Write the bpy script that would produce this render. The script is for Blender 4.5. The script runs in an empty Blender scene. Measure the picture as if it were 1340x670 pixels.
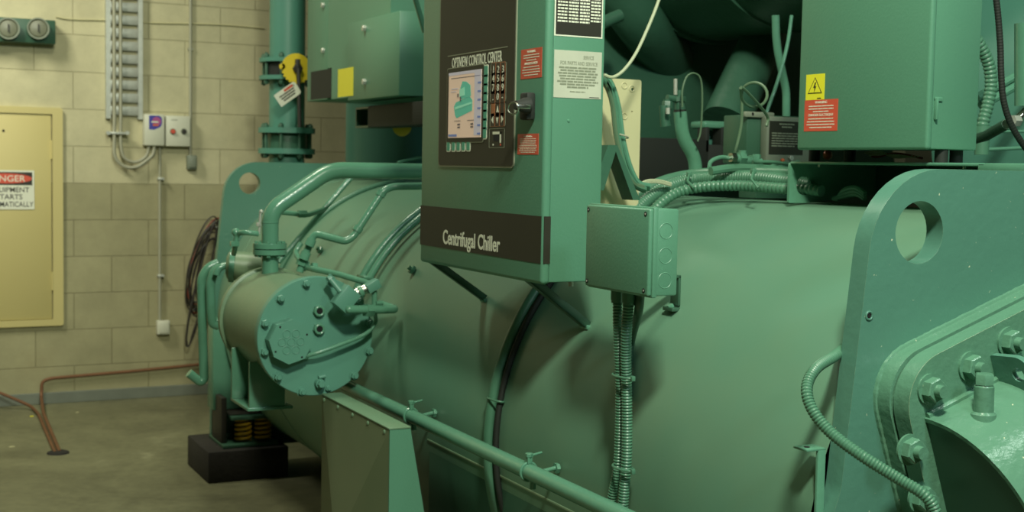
import bpy, bmesh, math, random
from mathutils import Vector, Matrix
random.seed(7)
SC = bpy.context.scene
COL = SC.collection
PI = math.pi
# ------------------------------------------------------------------ camera model
FPX, PITCH, ROLL, YAW, CH = 1705.0, math.radians(3.96), math.radians(1.09), math.radians(26.75), 1.34
F = Vector((math.sin(YAW)*math.cos(PITCH), math.cos(YAW)*math.cos(PITCH), -math.sin(PITCH)))
R0 = Vector((math.cos(YAW), -math.sin(YAW), 0)); U0 = R0.cross(F)
RR = R0*math.cos(ROLL)+U0*math.sin(ROLL); UU = -R0*math.sin(ROLL)+U0*math.cos(ROLL)
CAM = Vector((0, 0, CH))
XC, ZC, RS = 2.0, .66, .608          # the big vessel: axis along Y at (XC, ZC), radius RS

def ray(x, y): return F + RR*((x-670)/FPX) - UU*((y-335)/FPX)
def P(x, y, X=None, Y=None, Z=None, S=None):
    """the world point seen at pixel x,y on the plane X=, Y=, Z= or on the vessel's surface grown by S"""
    d = ray(x, y)
    if X is not None: return CAM + d*(X/d.x)
    if Y is not None: return CAM + d*(Y/d.y)
    if Z is not None: return CAM + d*((Z-CH)/d.z)
    r = RS+S; a = d.x**2+d.z**2; b = -2*(d.x*XC+d.z*(ZC-CH)); c = XC**2+(ZC-CH)**2-r*r
    D = b*b-4*a*c
    return CAM + d*((-b-math.sqrt(max(D, 0)))/2/a)
def m_per_px(p): return (p-CAM).dot(F)/FPX

# ------------------------------------------------------------------ materials
def mat(name, col, rough=.45, metal=0, var=.08, scale=6, bump=0, bscale=60, dust=None, dustamt=0, specks=0, emit=0, coat=0):
    m = bpy.data.materials.new(name); m.use_nodes = True
    nt = m.node_tree; N = nt.nodes; L = nt.links; b = N['Principled BSDF']
    c = (*col, 1)
    tc = N.new('ShaderNodeTexCoord')
    nz = N.new('ShaderNodeTexNoise'); nz.inputs['Scale'].default_value = scale; nz.inputs['Detail'].default_value = 6
    L.new(tc.outputs['Object'], nz.inputs['Vector'])
    mx = N.new('ShaderNodeMixRGB')
    mx.inputs[1].default_value = (*[v*(1-var) for v in col], 1); mx.inputs[2].default_value = (*[min(1, v*(1+var)) for v in col], 1)
    L.new(nz.outputs['Fac'], mx.inputs[0]); out = mx.outputs[0]
    if dust:
        n2 = N.new('ShaderNodeTexNoise'); n2.inputs['Scale'].default_value = scale*.45; n2.inputs['Detail'].default_value = 8; n2.inputs['Roughness'].default_value = .65
        L.new(tc.outputs['Object'], n2.inputs['Vector'])
        rp = N.new('ShaderNodeValToRGB'); rp.color_ramp.elements[0].position = .4; rp.color_ramp.elements[1].position = .68
        rp.color_ramp.elements[1].color = (dustamt, dustamt, dustamt, 1)
        L.new(n2.outputs['Fac'], rp.inputs[0])
        m2 = N.new('ShaderNodeMixRGB'); m2.inputs[2].default_value = (*dust, 1)
        L.new(rp.outputs[0], m2.inputs[0]); L.new(out, m2.inputs[1]); out = m2.outputs[0]
    if specks:
        vo = N.new('ShaderNodeTexNoise'); vo.inputs['Scale'].default_value = 90; vo.inputs['Detail'].default_value = 3
        L.new(tc.outputs['Object'], vo.inputs['Vector'])
        rp = N.new('ShaderNodeValToRGB'); rp.color_ramp.elements[0].position = 1-specks; rp.color_ramp.elements[1].position = min(1, 1-specks+.02)
        L.new(vo.outputs['Fac'], rp.inputs[0])
        m3 = N.new('ShaderNodeMixRGB'); m3.inputs[2].default_value = (.55, .6, .42, 1)
        L.new(rp.outputs[0], m3.inputs[0]); L.new(out, m3.inputs[1]); out = m3.outputs[0]
    L.new(out, b.inputs['Base Color'])
    b.inputs['Roughness'].default_value = rough; b.inputs['Metallic'].default_value = metal
    b.inputs['Coat Weight'].default_value = coat
    if bump:
        n3 = N.new('ShaderNodeTexNoise'); n3.inputs['Scale'].default_value = bscale; n3.inputs['Detail'].default_value = 3
        L.new(tc.outputs['Object'], n3.inputs['Vector'])
        bp = N.new('ShaderNodeBump'); bp.inputs['Strength'].default_value = bump; bp.inputs['Distance'].default_value = .004
        L.new(n3.outputs['Fac'], bp.inputs['Height']); L.new(bp.outputs[0], b.inputs['Normal'])
    if emit:
        L.new(out, b.inputs['Emission Color']); b.inputs['Emission Strength'].default_value = emit
    return m

G = (.085, .245, .155)
MT = dict(
    shell=mat('vessel_green_paint', (.118, .262, .175), .42, var=.06, scale=2.2, bump=.05, bscale=25, dust=(.22, .26, .14), dustamt=.28),
    sheet=mat('plate_green_paint', (.085, .225, .165), .34, var=.07, scale=5, bump=.2, bscale=50, specks=.266),
    cast=mat('water_box_green_paint', (.105, .25, .165), .24, var=.07, scale=6, bump=.45, bscale=55, specks=.258),
    worn=mat('worn_edge_paint', (.27, .34, .21), .3, var=.5, scale=60),
    box=mat('cabinet_green_enamel', (.095, .255, .165), .42, var=.04, scale=4, bump=.08, bscale=160),
    pipe=mat('pipe_green_paint', (.10, .265, .175), .22, var=.08, scale=9, bump=.2, bscale=60),
    drum=mat('drum_green_paint', (.14, .25, .15), .42, var=.1, scale=5, bump=.15, bscale=60, dust=(.26, .27, .15), dustamt=.4),
    disc=mat('disc_teal_paint', (.10, .27, .20), .42, var=.05, scale=5),
    hose=mat('painted_flexible_conduit', (.075, .20, .125), .36, var=.1, scale=20),
    darkg=mat('dark_green_paint', (.035, .10, .06), .4, var=.12, scale=6),
    teal=mat('teal_pipe_paint', (.075, .235, .175), .45, var=.08, scale=4),
    comp=mat('casting_green_paint', (.04, .12, .075), .42, var=.12, scale=4, bump=.4, bscale=40),
    dusty=mat('dusty_sheet_metal', (.13, .17, .09), .6, var=.12, scale=5, dust=(.2, .2, .12), dustamt=.3),
    gasket=mat('black_gasket', (.012, .016, .012), .7),
    black=mat('black_enamel', (.022, .02, .014), .5, var=.1),
    bezel=mat('black_membrane', (.020, .019, .011), .55, var=.08, scale=8),
    rubber=mat('black_rubber', (.012, .016, .012), .7),
    chrome=mat('bright_steel', (.6, .6, .52), .25, metal=1),
    galv=mat('galvanised_steel', (.46, .48, .42), .42, metal=.35, var=.2, scale=30),
    cond=mat('grey_conduit', (.36, .36, .26), .5),
    cream=mat('cream_paint', (.55, .52, .30), .5, var=.05),
    ylw=mat('yellow_hatch_paint', (.56, .485, .20), .5, var=.04, scale=3),
    vyel=mat('bright_yellow_vinyl', (.80, .74, .03), .45, var=.03),
    wyel=mat('yellow_plastic', (.75, .58, .03), .45, var=.08),
    red=mat('red_vinyl', (.62, .085, .045), .45, var=.04),
    white=mat('white_ink', (.72, .74, .6), .5, var=.03),
    whitep=mat('white_plastic', (.62, .63, .5), .45, var=.04),
    greyink=mat('faint_grey_ink', (.22, .24, .17), .5),
    alu=mat('brushed_plate', (.58, .60, .48), .4, metal=.2, var=.22, scale=9),
    block=mat('black_concrete_pad', (.018, .016, .013), .85, var=.35, scale=25, bump=.5, bscale=70),
    copper=mat('dull_copper', (.20, .095, .045), .6, metal=.4, var=.25, scale=12),
    spring=mat('yellow_spring_paint', (.45, .27, .01), .45, var=.15, scale=20),
    key=mat('key_orange_print', (.33, .12, .05), .5), keyd=mat('key_dark', (.03, .02, .015), .5),
    keyg=mat('soft_key_green', (.05, .32, .22), .45),
    capill=mat('capillary_tube_paint', (.10, .17, .10), .35, var=.1),
    greybox=mat('grey_box_paint', (.20, .23, .17), .5),
    wirew=mat('white_cable', (.42, .46, .30), .5),
    wireb=mat('black_cable', (.025, .022, .016), .5), wirer=mat('red_cable', (.25, .04, .02), .5),
    scr_pink=mat('screen_pink', (.72, .52, .40), .4, emit=.22, var=.08, scale=3),
    scr_lav=mat('screen_lavender', (.50, .47, .55), .4, emit=.2),
    scr_teal=mat('screen_teal', (.07, .42, .30), .4, emit=.25), scr_teal2=mat('screen_pale_teal', (.22, .58, .40), .4, emit=.3),
    scr_blue=mat('screen_blue', (.12, .18, .42), .4, emit=.2), scr_dark=mat('screen_dark', (.08, .07, .09), .4, emit=.1),
    hole=mat('deep_black', (.004, .004, .004), .9),
    blue=mat('sticker_blue', (.05, .05, .35), .5), purple=mat('sticker_magenta', (.40, .08, .25), .5),
    orange=mat('orange_cap', (.6, .13, .04), .5),
    lens=mat('lamp_lens', (.17, .18, .12), .35, var=.15, scale=60),
)

def wall_material():
    m = bpy.data.materials.new('painted_blockwork'); m.use_nodes = True
    nt = m.node_tree; N = nt.nodes; L = nt.links; b = N['Principled BSDF']
    tc = N.new('ShaderNodeTexCoord'); sp = N.new('ShaderNodeSeparateXYZ'); cb = N.new('ShaderNodeCombineXYZ')
    L.new(tc.outputs['Object'], sp.inputs[0])
    ax = N.new('ShaderNodeMath'); ax.operation = 'ADD'; ax.inputs[1].default_value = -1.256+.4*20
    L.new(sp.outputs[0], ax.inputs[0]); L.new(ax.outputs[0], cb.inputs[0]); L.new(sp.outputs[2], cb.inputs[1])
    wob = N.new('ShaderNodeTexNoise'); wob.inputs['Scale'].default_value = 6
    L.new(tc.outputs['Object'], wob.inputs['Vector'])
    br = N.new('ShaderNodeTexBrick'); br.inputs['Scale'].default_value = 1
    br.offset = .5; br.offset_frequency = 2
    br.inputs['Brick Width'].default_value = .4; br.inputs['Row Height'].default_value = .2
    br.inputs['Mortar Size'].default_value = .0034; br.inputs['Mortar Smooth'].default_value = .6; br.inputs['Bias'].default_value = 0
    br.inputs['Color1'].default_value = (.55, .52, .33, 1); br.inputs['Color2'].default_value = (.575, .545, .345, 1)
    br.inputs['Mortar'].default_value = (.42, .39, .235, 1)
    L.new(cb.outputs[0], br.inputs['Vector'])
    nz = N.new('ShaderNodeTexNoise'); nz.inputs['Scale'].default_value = 5; nz.inputs['Detail'].default_value = 10; nz.inputs['Roughness'].default_value = .7
    L.new(tc.outputs['Object'], nz.inputs['Vector'])
    rp = N.new('ShaderNodeValToRGB'); rp.color_ramp.elements[0].position = .3; rp.color_ramp.elements[0].color = (.80, .80, .78, 1)
    rp.color_ramp.elements[1].position = .7; rp.color_ramp.elements[1].color = (1.06, 1.05, 1.03, 1)
    L.new(nz.outputs['Fac'], rp.inputs[0])
    mu = N.new('ShaderNodeMixRGB'); mu.blend_type = 'MULTIPLY'; mu.inputs[0].default_value = 1
    L.new(br.outputs['Color'], mu.inputs[1]); L.new(rp.outputs[0], mu.inputs[2])
    # the lower courses carry an older, duller coat of paint
    gt = N.new('ShaderNodeMath'); gt.operation = 'LESS_THAN'; gt.inputs[1].default_value = 1.2
    L.new(sp.outputs[2], gt.inputs[0])
    m2 = N.new('ShaderNodeMixRGB'); m2.blend_type = 'MULTIPLY'; m2.inputs[2].default_value = (.66, .66, .60, 1)
    L.new(gt.outputs[0], m2.inputs[0]); L.new(mu.outputs[0], m2.inputs[1])
    # grime
    n2 = N.new('ShaderNodeTexNoise'); n2.inputs['Scale'].default_value = 2.3; n2.inputs['Detail'].default_value = 5
    L.new(tc.outputs['Object'], n2.inputs['Vector'])
    r2 = N.new('ShaderNodeValToRGB'); r2.color_ramp.elements[0].position = .62; r2.color_ramp.elements[1].position = .78; r2.color_ramp.elements[1].color = (.35, .35, .35, 1)
    L.new(n2.outputs['Fac'], r2.inputs[0])
    m3 = N.new('ShaderNodeMixRGB'); m3.inputs[2].default_value = (.25, .2, .09, 1)
    L.new(r2.outputs[0], m3.inputs[0]); L.new(m2.outputs[0], m3.inputs[1]); L.new(m3.outputs[0], b.inputs['Base Color'])
    b.inputs['Roughness'].default_value = .8
    bp = N.new('ShaderNodeBump'); bp.inputs['Strength'].default_value = .6; bp.inputs['Distance'].default_value = .006; bp.invert = True
    L.new(br.outputs['Fac'], bp.inputs['Height'])
    b2 = N.new('ShaderNodeBump'); b2.inputs['Strength'].default_value = .25; b2.inputs['Distance'].default_value = .003
    n4 = N.new('ShaderNodeTexNoise'); n4.inputs['Scale'].default_value = 60; L.new(tc.outputs['Object'], n4.inputs['Vector'])
    L.new(n4.outputs['Fac'], b2.inputs['Height']); L.new(bp.outputs[0], b2.inputs['Normal']); L.new(b2.outputs[0], b.inputs['Normal'])
    return m
def floor_material():
    m = bpy.data.materials.new('worn_concrete_floor'); m.use_nodes = True
    nt = m.node_tree; N = nt.nodes; L = nt.links; b = N['Principled BSDF']
    tc = N.new('ShaderNodeTexCoord')
    n1 = N.new('ShaderNodeTexNoise'); n1.inputs['Scale'].default_value = 1.6; n1.inputs['Detail'].default_value = 12; n1.inputs['Roughness'].default_value = .62; n1.inputs['Distortion'].default_value = .8
    L.new(tc.outputs['Object'], n1.inputs['Vector'])
    rp = N.new('ShaderNodeValToRGB'); e = rp.color_ramp.elements
    e[0].position = .3; e[0].color = (.10, .10, .055, 1); e[1].position = .72; e[1].color = (.27, .27, .16, 1)
    x = e.new(.52); x.color = (.165, .165, .092, 1); x = e.new(.6); x.color = (.18, .18, .10, 1)
    L.new(n1.outputs['Fac'], rp.inputs[0])
    n2 = N.new('ShaderNodeTexNoise'); n2.inputs['Scale'].default_value = 30; n2.inputs['Detail'].default_value = 4
    L.new(tc.outputs['Object'], n2.inputs['Vector'])
    mu = N.new('ShaderNodeMixRGB'); mu.blend_type = 'OVERLAY'; mu.inputs[0].default_value = .3
    L.new(rp.outputs[0], mu.inputs[1]); L.new(n2.outputs['Fac'], mu.inputs[2]); L.new(mu.outputs[0], b.inputs['Base Color'])
    b.inputs['Roughness'].default_value = .55
    return m
WALL, FLOOR = wall_material(), floor_material()
PLAIN = mat('plain_plaster', (.13, .14, .09), .8, var=.06)
BASEB = mat('grey_baseboard_paint', (.17, .19, .15), .6, var=.25, scale=8)

# ------------------------------------------------------------------ mesh builder
def frame_for(d):
    d = d.normalized(); a = Vector((0, 0, 1)) if abs(d.z) < .9 else Vector((1, 0, 0))
    u = a.cross(d).normalized(); return u, d.cross(u).normalized(), d
def spline(pts, n=8):
    pts = [Vector(p) for p in pts]; q = [pts[0]*2-pts[1]]+pts+[pts[-1]*2-pts[-2]]; o = []
    for i in range(1, len(q)-2):
        for k in range(n):
            t = k/n; a, b, c, d = q[i-1], q[i], q[i+1], q[i+2]
            o.append(.5*((2*b)+(c-a)*t+(2*a-5*b+4*c-d)*t*t+(3*b-a-3*c+d)*t**3))
    o.append(pts[-1]); return o
def bends(pts, r, n=6):
    pts = [Vector(p) for p in pts]; o = [pts[0]]
    for i in range(1, len(pts)-1):
        a, b, c = pts[i-1], pts[i], pts[i+1]
        ra = min(r, (a-b).length*.49, (c-b).length*.49)
        p0 = b+(a-b).normalized()*ra; p1 = b+(c-b).normalized()*ra
        for k in range(n+1):
            t = k/n; o.append(p0*(1-t)**2+b*2*t*(1-t)+p1*t*t)
    o.append(pts[-1]); return o
def resample(path, step):
    o = [path[0]]; acc = 0; L = []
    tot = sum((path[i+1]-path[i]).length for i in range(len(path)-1)); n = max(2, int(tot/step)); st = tot/n
    i = 0; pos = 0; seg = (path[1]-path[0]).length
    for k in range(1, n):
        t = k*st
        while pos+seg < t and i < len(path)-2: pos += seg; i += 1; seg = (path[i+1]-path[i]).length
        o.append(path[i].lerp(path[i+1], min(1, (t-pos)/max(seg, 1e-9))))
    o.append(path[-1]); return o

class MB:
    def __init__(s): s.bm = bmesh.new(); s.mi = 0; s.mats = []
    def m(s, mt):
        mt = MT[mt] if isinstance(mt, str) else mt
        if mt not in s.mats: s.mats.append(mt)
        s.mi = s.mats.index(mt); return s
    def face(s, vs):
        try: f = s.bm.faces.new(vs); f.material_index = s.mi; return f
        except ValueError: return None
    def merge(s, b2, mw=None):
        mp = {}
        for v in b2.verts: mp[v] = s.bm.verts.new(mw @ v.co if mw else v.co)
        for f in b2.faces: s.face([mp[v] for v in f.verts])
        b2.free(); return s
    def box(s, lo, hi, bev=0, mw=None, seg=2):
        lo, hi = Vector(lo), Vector(hi); b = bmesh.new(); bmesh.ops.create_cube(b, size=1)
        for v in b.verts: v.co = Vector([(lo[i]+hi[i])/2+v.co[i]*abs(hi[i]-lo[i]) for i in range(3)])
        if bev: bmesh.ops.bevel(b, geom=list(b.edges), offset=bev, segments=seg, affect='EDGES', profile=.5)
        return s.merge(b, mw)
    def rings(s, rs, closed=False, caps=True):
        rv = [[s.bm.verts.new(p) for p in r] for r in rs]; n = len(rv[0]); k = len(rv)
        for i in range(k if closed else k-1):
            a, b = rv[i], rv[(i+1) % k]
            for j in range(n): s.face([a[j], a[(j+1) % n], b[(j+1) % n], b[j]])
        if caps and not closed: s.face(rv[0][::-1]); s.face(rv[-1])
        return s
    def cyl(s, p0, p1, r0, r1=None, seg=24, caps=True):
        p0, p1 = Vector(p0), Vector(p1); r1 = r0 if r1 is None else r1; u, v, d = frame_for(p1-p0)
        return s.rings([[p+(u*math.cos(2*PI*j/seg)+v*math.sin(2*PI*j/seg))*r for j in range(seg)] for p, r in ((p0, r0), (p1, r1))], caps=caps)
    def lathe(s, p0, d, prof, seg=32, caps=True):
        """prof: (distance along d, radius) pairs"""
        p0 = Vector(p0); u, v, d = frame_for(Vector(d))
        return s.rings([[p0+d*t+(u*math.cos(2*PI*j/seg)+v*math.sin(2*PI*j/seg))*r for j in range(seg)] for t, r in prof], caps=caps)
    def tube(s, path, r, seg=12, closed=False, flat=1, radii=None):
        path = [Vector(p) for p in path]; n = len(path)
        T = []
        for i in range(n):
            a = path[i-1] if (i > 0 or closed) else path[0]; b = path[(i+1) % n] if (i < n-1 or closed) else path[-1]
            T.append((b-a).normalized())
        u, v, _ = frame_for(T[0]); rs = []
        for i in range(n):
            u = (u-T[i]*u.dot(T[i])).normalized(); v = T[i].cross(u); rr = radii[i] if radii else r
            rs.append([path[i]+(u*math.cos(2*PI*j/seg)+v*math.sin(2*PI*j/seg)*flat)*rr for j in range(seg)])
        return s.rings(rs, closed=closed)
    def hose(s, path, r, pitch=.008, amp=.0018, seg=14):
        p = resample(path, pitch/4); rad = [r-(0, amp*.3, amp, amp*.3)[i % 4] for i in range(len(p))]
        return s.tube(p, r, seg, radii=rad)
    def prism(s, poly, o, u, v, n, t, holes=()):
        """polygon (a, b) on plane o,u,v extruded by t along n, with round or free-form holes"""
        o, u, v, n = Vector(o), Vector(u), Vector(v), Vector(n)
        b = bmesh.new(); es = []
        for lp in [poly]+list(holes):
            vs = [b.verts.new(o+u*a+v*c) for a, c in lp]
            es += [b.edges.new((vs[i], vs[(i+1) % len(vs)])) for i in range(len(vs))]
        g = bmesh.ops.triangle_fill(b, edges=es, use_beauty=True, normal=n)
        fs = [x for x in g['geom'] if isinstance(x, bmesh.types.BMFace)]
        ex = bmesh.ops.extrude_face_region(b, geom=fs)
        for x in ex['geom']:
            if isinstance(x, bmesh.types.BMVert): x.co += n*t
        bmesh.ops.recalc_face_normals(b, faces=list(b.faces))
        return s.merge(b)
    def hexn(s, p, d, r, h, rot=0, cham=.12):
        p = Vector(p); u, v, d = frame_for(Vector(d)); rs = []
        for t, k in ((0, 1), (h*(1-cham), 1), (h, .9)):
            rs.append([p+d*t+(u*math.cos(PI/3*j+rot)+v*math.sin(PI/3*j+rot))*r*k for j in range(6)])
        return s.rings(rs)
    def bolt(s, p, d, r, h=None):
        p = Vector(p); d = Vector(d).normalized(); h = h or r*.9
        s.cyl(p, p+d*h*.2, r*1.25, seg=20); s.hexn(p+d*h*.2, d, r, h, .3); s.cyl(p+d*h, p+d*h*1.75, r*.52, seg=14); return s
    def torus(s, c, ax, R, r, n=28, seg=8):
        c = Vector(c); u, v, d = frame_for(Vector(ax))
        return s.tube([c+(u*math.cos(2*PI*i/n)+v*math.sin(2*PI*i/n))*R for i in range(n)], r, seg, closed=True)
    def ball(s, c, r, k=2):
        b = bmesh.new(); bmesh.ops.create_icosphere(b, subdivisions=k, radius=r); return s.merge(b, Matrix.Translation(Vector(c)))
    def rect(s, fr, a0, b0, a1, b1, t=.0006, off=0):
        """thin raised rectangle on frame fr"""
        o, u, v, n = fr
        mw = Matrix((( *u, 0), (*v, 0), (*n, 0), (0, 0, 0, 1))).transposed(); mw.translation = o
        return s.box((min(a0, a1), min(b0, b1), off), (max(a0, a1), max(b0, b1), off+t), 0, mw)
    def text(s, fr, txt, a, b, size, xs=1, off=.0006, al='LEFT', t=.0004, wid=None, shear=0, bold=.004):
        """writing on frame fr, baseline starting at (a, b), capital height = size"""
        cu = bpy.data.curves.new('t', 'FONT'); cu.body = txt; cu.size = 1; cu.align_x = 'LEFT'; cu.extrude = .001; cu.offset = bold; cu.resolution_u = 3
        ob = bpy.data.objects.new('t', cu); me = bpy.data.meshes.new_from_object(ob)
        o, u, v, n = fr; k = size/.69
        if me.vertices:
            xs_ = [q.co.x for q in me.vertices]; w0, w1 = min(xs_), max(xs_)
            if wid: xs = wid/((w1-w0)*k)
            sh = {'LEFT': w0, 'CENTER': (w0+w1)/2, 'RIGHT': w1}[al]
            bb = bmesh.new(); bb.from_mesh(me)
            for q in bb.verts:
                x, y, z = (q.co.x-sh)*k*xs+q.co.y*shear*k, q.co.y*k, (off if q.co.z < 0 else off+t)
                q.co = o+u*(a+x)+v*(b+y)+n*z
            s.merge(bb)
        bpy.data.meshes.remove(me); bpy.data.objects.remove(ob); bpy.data.curves.remove(cu); return s
    def lines(s, fr, a0, a1, bt, bb, n, h, gap=.12, off=.0006, seed=1, al='C'):
        """rows of illegible small print"""
        rd = random.Random(seed)
        for i in range(n):
            y = bt-(bt-bb)*(i+.5)/n; w = (a1-a0)*(rd.uniform(.82, 1) if i < n-1 else rd.uniform(.5, .8)); x0 = (a0+a1)/2-w/2 if al == 'C' else a0; x = x0
            while x < x0+w:
                l = rd.uniform(.08, .2)*(a1-a0); x1 = min(x+l, x0+w)
                s.rect(fr, x, y-h/2, x1, y+h/2, .0004, off); x = x1+gap*l
        return s
    def build(s, name, mt=None, parent=None, label=None, smooth=35, stuff=False):
        if mt is not None and not s.mats: s.m(mt)
        bmesh.ops.recalc_face_normals(s.bm, faces=list(s.bm.faces)) if smooth != -1 else None
        me = bpy.data.meshes.new(name)
        root = parent
        while root is not None and root.parent is not None: root = root.parent
        if root is not None: off = root.location.copy()
        else:
            xs = [v.co for v in s.bm.verts]
            off = Vector(((min(c.x for c in xs)+max(c.x for c in xs))/2, (min(c.y for c in xs)+max(c.y for c in xs))/2, min(c.z for c in xs)))
        for v in s.bm.verts: v.co -= off
        s.bm.to_mesh(me); s.bm.free()
        for m_ in s.mats: me.materials.append(m_)
        if smooth and smooth > 0:
            me.polygons.foreach_set('use_smooth', [True]*len(me.polygons)); me.set_sharp_from_angle(angle=math.radians(smooth))
        o = bpy.data.objects.new(name, me); COL.objects.link(o)
        if parent: o.parent = parent
        else: o.location = off
        if label: o['label'] = label
        return o
def tag(o, label, cat, group=None, kind=None):
    o['label'] = label; o['category'] = cat
    if group: o['group'] = group
    if kind: o['kind'] = kind
    return o
def thing(name, loc, label, cat, group=None):
    o = bpy.data.objects.new(name, None); o.empty_display_size = .1; o.location = loc; COL.objects.link(o)
    return tag(o, label, cat, group)
def struct(mb, name, mt, parent=None):
    o = mb.build(name, mt, parent, smooth=0)
    if not parent: o['kind'] = 'structure'
    return o
VX, VY, VZ = Vector((1, 0, 0)), Vector((0, 1, 0)), Vector((0, 0, 1))
def FX(X, Y0=0, Z0=0): return (Vector((X, Y0, Z0)), -VY, VZ, -VX)      # a face looking to -X, its own right = -Y
def FY(Y, X0=0, Z0=0): return (Vector((X0, Y, Z0)), VX, VZ, -VY)       # a face looking to -Y
def rrect(a0, b0, a1, b1, r, n=5):
    o = []
    for cx, cy, s0 in ((a1-r, b1-r, 0), (a0+r, b1-r, 90), (a0+r, b0+r, 180), (a1-r, b0+r, 270)):
        for k in range(n+1):
            t = math.radians(s0+90*k/n); o.append((cx+r*math.cos(t), cy+r*math.sin(t)))
    return o
def circ(a, b, r, n=32): return [(a+r*math.cos(2*PI*i/n), b+r*math.sin(2*PI*i/n)) for i in range(n)]
def roundpoly(pts, rad, n=8):
    o = []; k = len(pts)
    for i in range(k):
        a, b, c = Vector(pts[i-1]), Vector(pts[i]), Vector(pts[(i+1) % k]); r = rad[i] if isinstance(rad, (list, tuple)) else rad
        if r <= 0: o.append(tuple(b)); continue
        ra = (a-b).normalized(); rc = (c-b).normalized(); ang = ra.angle(rc)
        cut = min(r/math.tan(ang/2), (a-b).length*.49, (c-b).length*.49); rr = cut*math.tan(ang/2)
        ctr = b+(ra+rc).normalized()*(rr/math.sin(ang/2)); s0 = b+ra*cut-ctr; s1 = b+rc*cut-ctr
        t0 = math.atan2(s0.y, s0.x); t1 = math.atan2(s1.y, s1.x); dt = (t1-t0+PI) % (2*PI)-PI
        for j in range(n+1):
            t = t0+dt*j/n; o.append((ctr.x+rr*math.cos(t), ctr.y+rr*math.sin(t)))
    return o

EXPO = -0.07
# ================================================================== the setting
WY = 7.4
struct(MB().m(WALL).box((-3, WY, 0), (7, WY+.2, 3.6)), 'wall_back', WALL)
struct(MB().m(PLAIN).box((-3.2, -3, 0), (-3, WY+.2, 3.6)), 'wall_left', PLAIN)
struct(MB().m(PLAIN).box((7, -3, 0), (7.2, WY+.2, 3.6)), 'wall_right', PLAIN)
struct(MB().m(PLAIN).box((-3.2, -3.2, 0), (7.2, -3, 3.6)), 'wall_front', PLAIN)
struct(MB().m(FLOOR).box((-3.2, -3.2, -.15), (7.2, WY+.2, 0)), 'floor', FLOOR)
struct(MB().m(PLAIN).box((-3.2, -3.2, 3.6), (7.2, WY+.2, 3.8)), 'ceiling', PLAIN)
struct(MB().m(BASEB).box((-3, WY-.012, 0), (7, WY, .062), .003), 'baseboard_back', BASEB)

# yellow hatch in the back wall
hx0, hx1, hz0, hz1 = .40, .998, .428, 1.604
t = thing('access_hatch', (.7, WY, hz0), 'yellow painted metal access hatch set in the block wall', 'hatch')
fr = FY(WY)
m = MB().m('ylw'); m.prism(rrect(hx0, hz0, hx1, hz1, .012, 3), (0, WY, 0), VX, VZ, -VY, .022, [rrect(hx0+.05, hz0+.035, hx1-.053, hz1-.035, .004, 2)])
m.build('hatch_frame', None, t)
m = MB().m('ylw').box((hx0+.052, WY-.014, hz0+.037), (hx1-.059, WY-.002, hz1-.037), .003)
m.m('hole').cyl(P(4.5, 171, Y=WY-.014), P(4.5, 171, Y=WY-.016), .0065, seg=14)
m.build('hatch_door', None, t)
for z in (1.33, .62):
    MB().m('ylw').cyl((hx1-.056, WY-.018, z), (hx1-.056, WY-.018, z+.1), .006, seg=10).build('hinge', None, t)
# danger sign
a = P(-32, 222, Y=WY-.016); b = P(45, 274, Y=WY-.016); fs = FY(WY-.0165)
sx0, sz1, sx1, sz0 = a.x, a.z, b.x, b.z; W = sx1-sx0; Hh = sz1-sz0
m = MB().m('white').rect(fs, sx0, sz0, sx1, sz1, .0012)
f2 = FY(WY-.0178); cx = (sx0+sx1)/2
m.m('black').rect(f2, sx0+.01, sz1-Hh*.38, sx1-.01, sz1-.01, .0004)
m.m('red').prism([(cx+.135*math.cos(2*PI*i/28), sz1-Hh*.21+.027*math.sin(2*PI*i/28)) for i in range(28)], f2[0], VX, VZ, -VY, .0008)
m.m('white').text(f2, 'DANGER', cx, sz1-Hh*.21-.016, .032, off=.0009, al='CENTER', wid=.2)
m.m('black').text(f2, 'EQUIPMENT', cx+.02, sz1-Hh*.56, .026, al='CENTER', wid=.2)
m.text(f2, 'STARTS', cx+.02, sz1-Hh*.74, .026, al='CENTER', wid=.13); m.text(f2, 'AUTOMATICALLY', cx+.01, sz1-Hh*.93, .026, al='CENTER', wid=.26)
tag(m.build('danger_sign', None, None, smooth=0), 'white danger sign with red oval stuck on the yellow hatch', 'sign')

# emergency light: dark green box with two round lamps
a = P(-32, 20, Y=WY-.09); b = P(73, 58, Y=WY-.09)
t = thing('emergency_light', ((a.x+b.x)/2, WY, b.z), 'dark green emergency light box with two round lamps high on the wall', 'emergency light')
MB().m('darkg').box((a.x, WY-.09, b.z), (b.x, WY, a.z), .006).build('housing', None, t)
for px in (10, 49):
    c = P(px, 38, Y=WY-.09); h = MB().m('greybox')
    h.lathe(c, -VY, [(-.002, .052), (.03, .056), (.04, .056), (.04, .049), (.032, .046)], 32, caps=False); h = h.build('lamp_head', None, t)
    q = MB().m('lens'); q.lathe(c-VY*.03, -VY, [(0, .047), (.007, .04), (.010, .02), (.011, .001)], 28); q.build('lens', None, h)
    q = MB().m('black').box((c.x-.003, WY-.137, c.z-.018), (c.x+.003, WY-.131, c.z+.022)); q.build('bulb_bracket', None, h)

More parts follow.
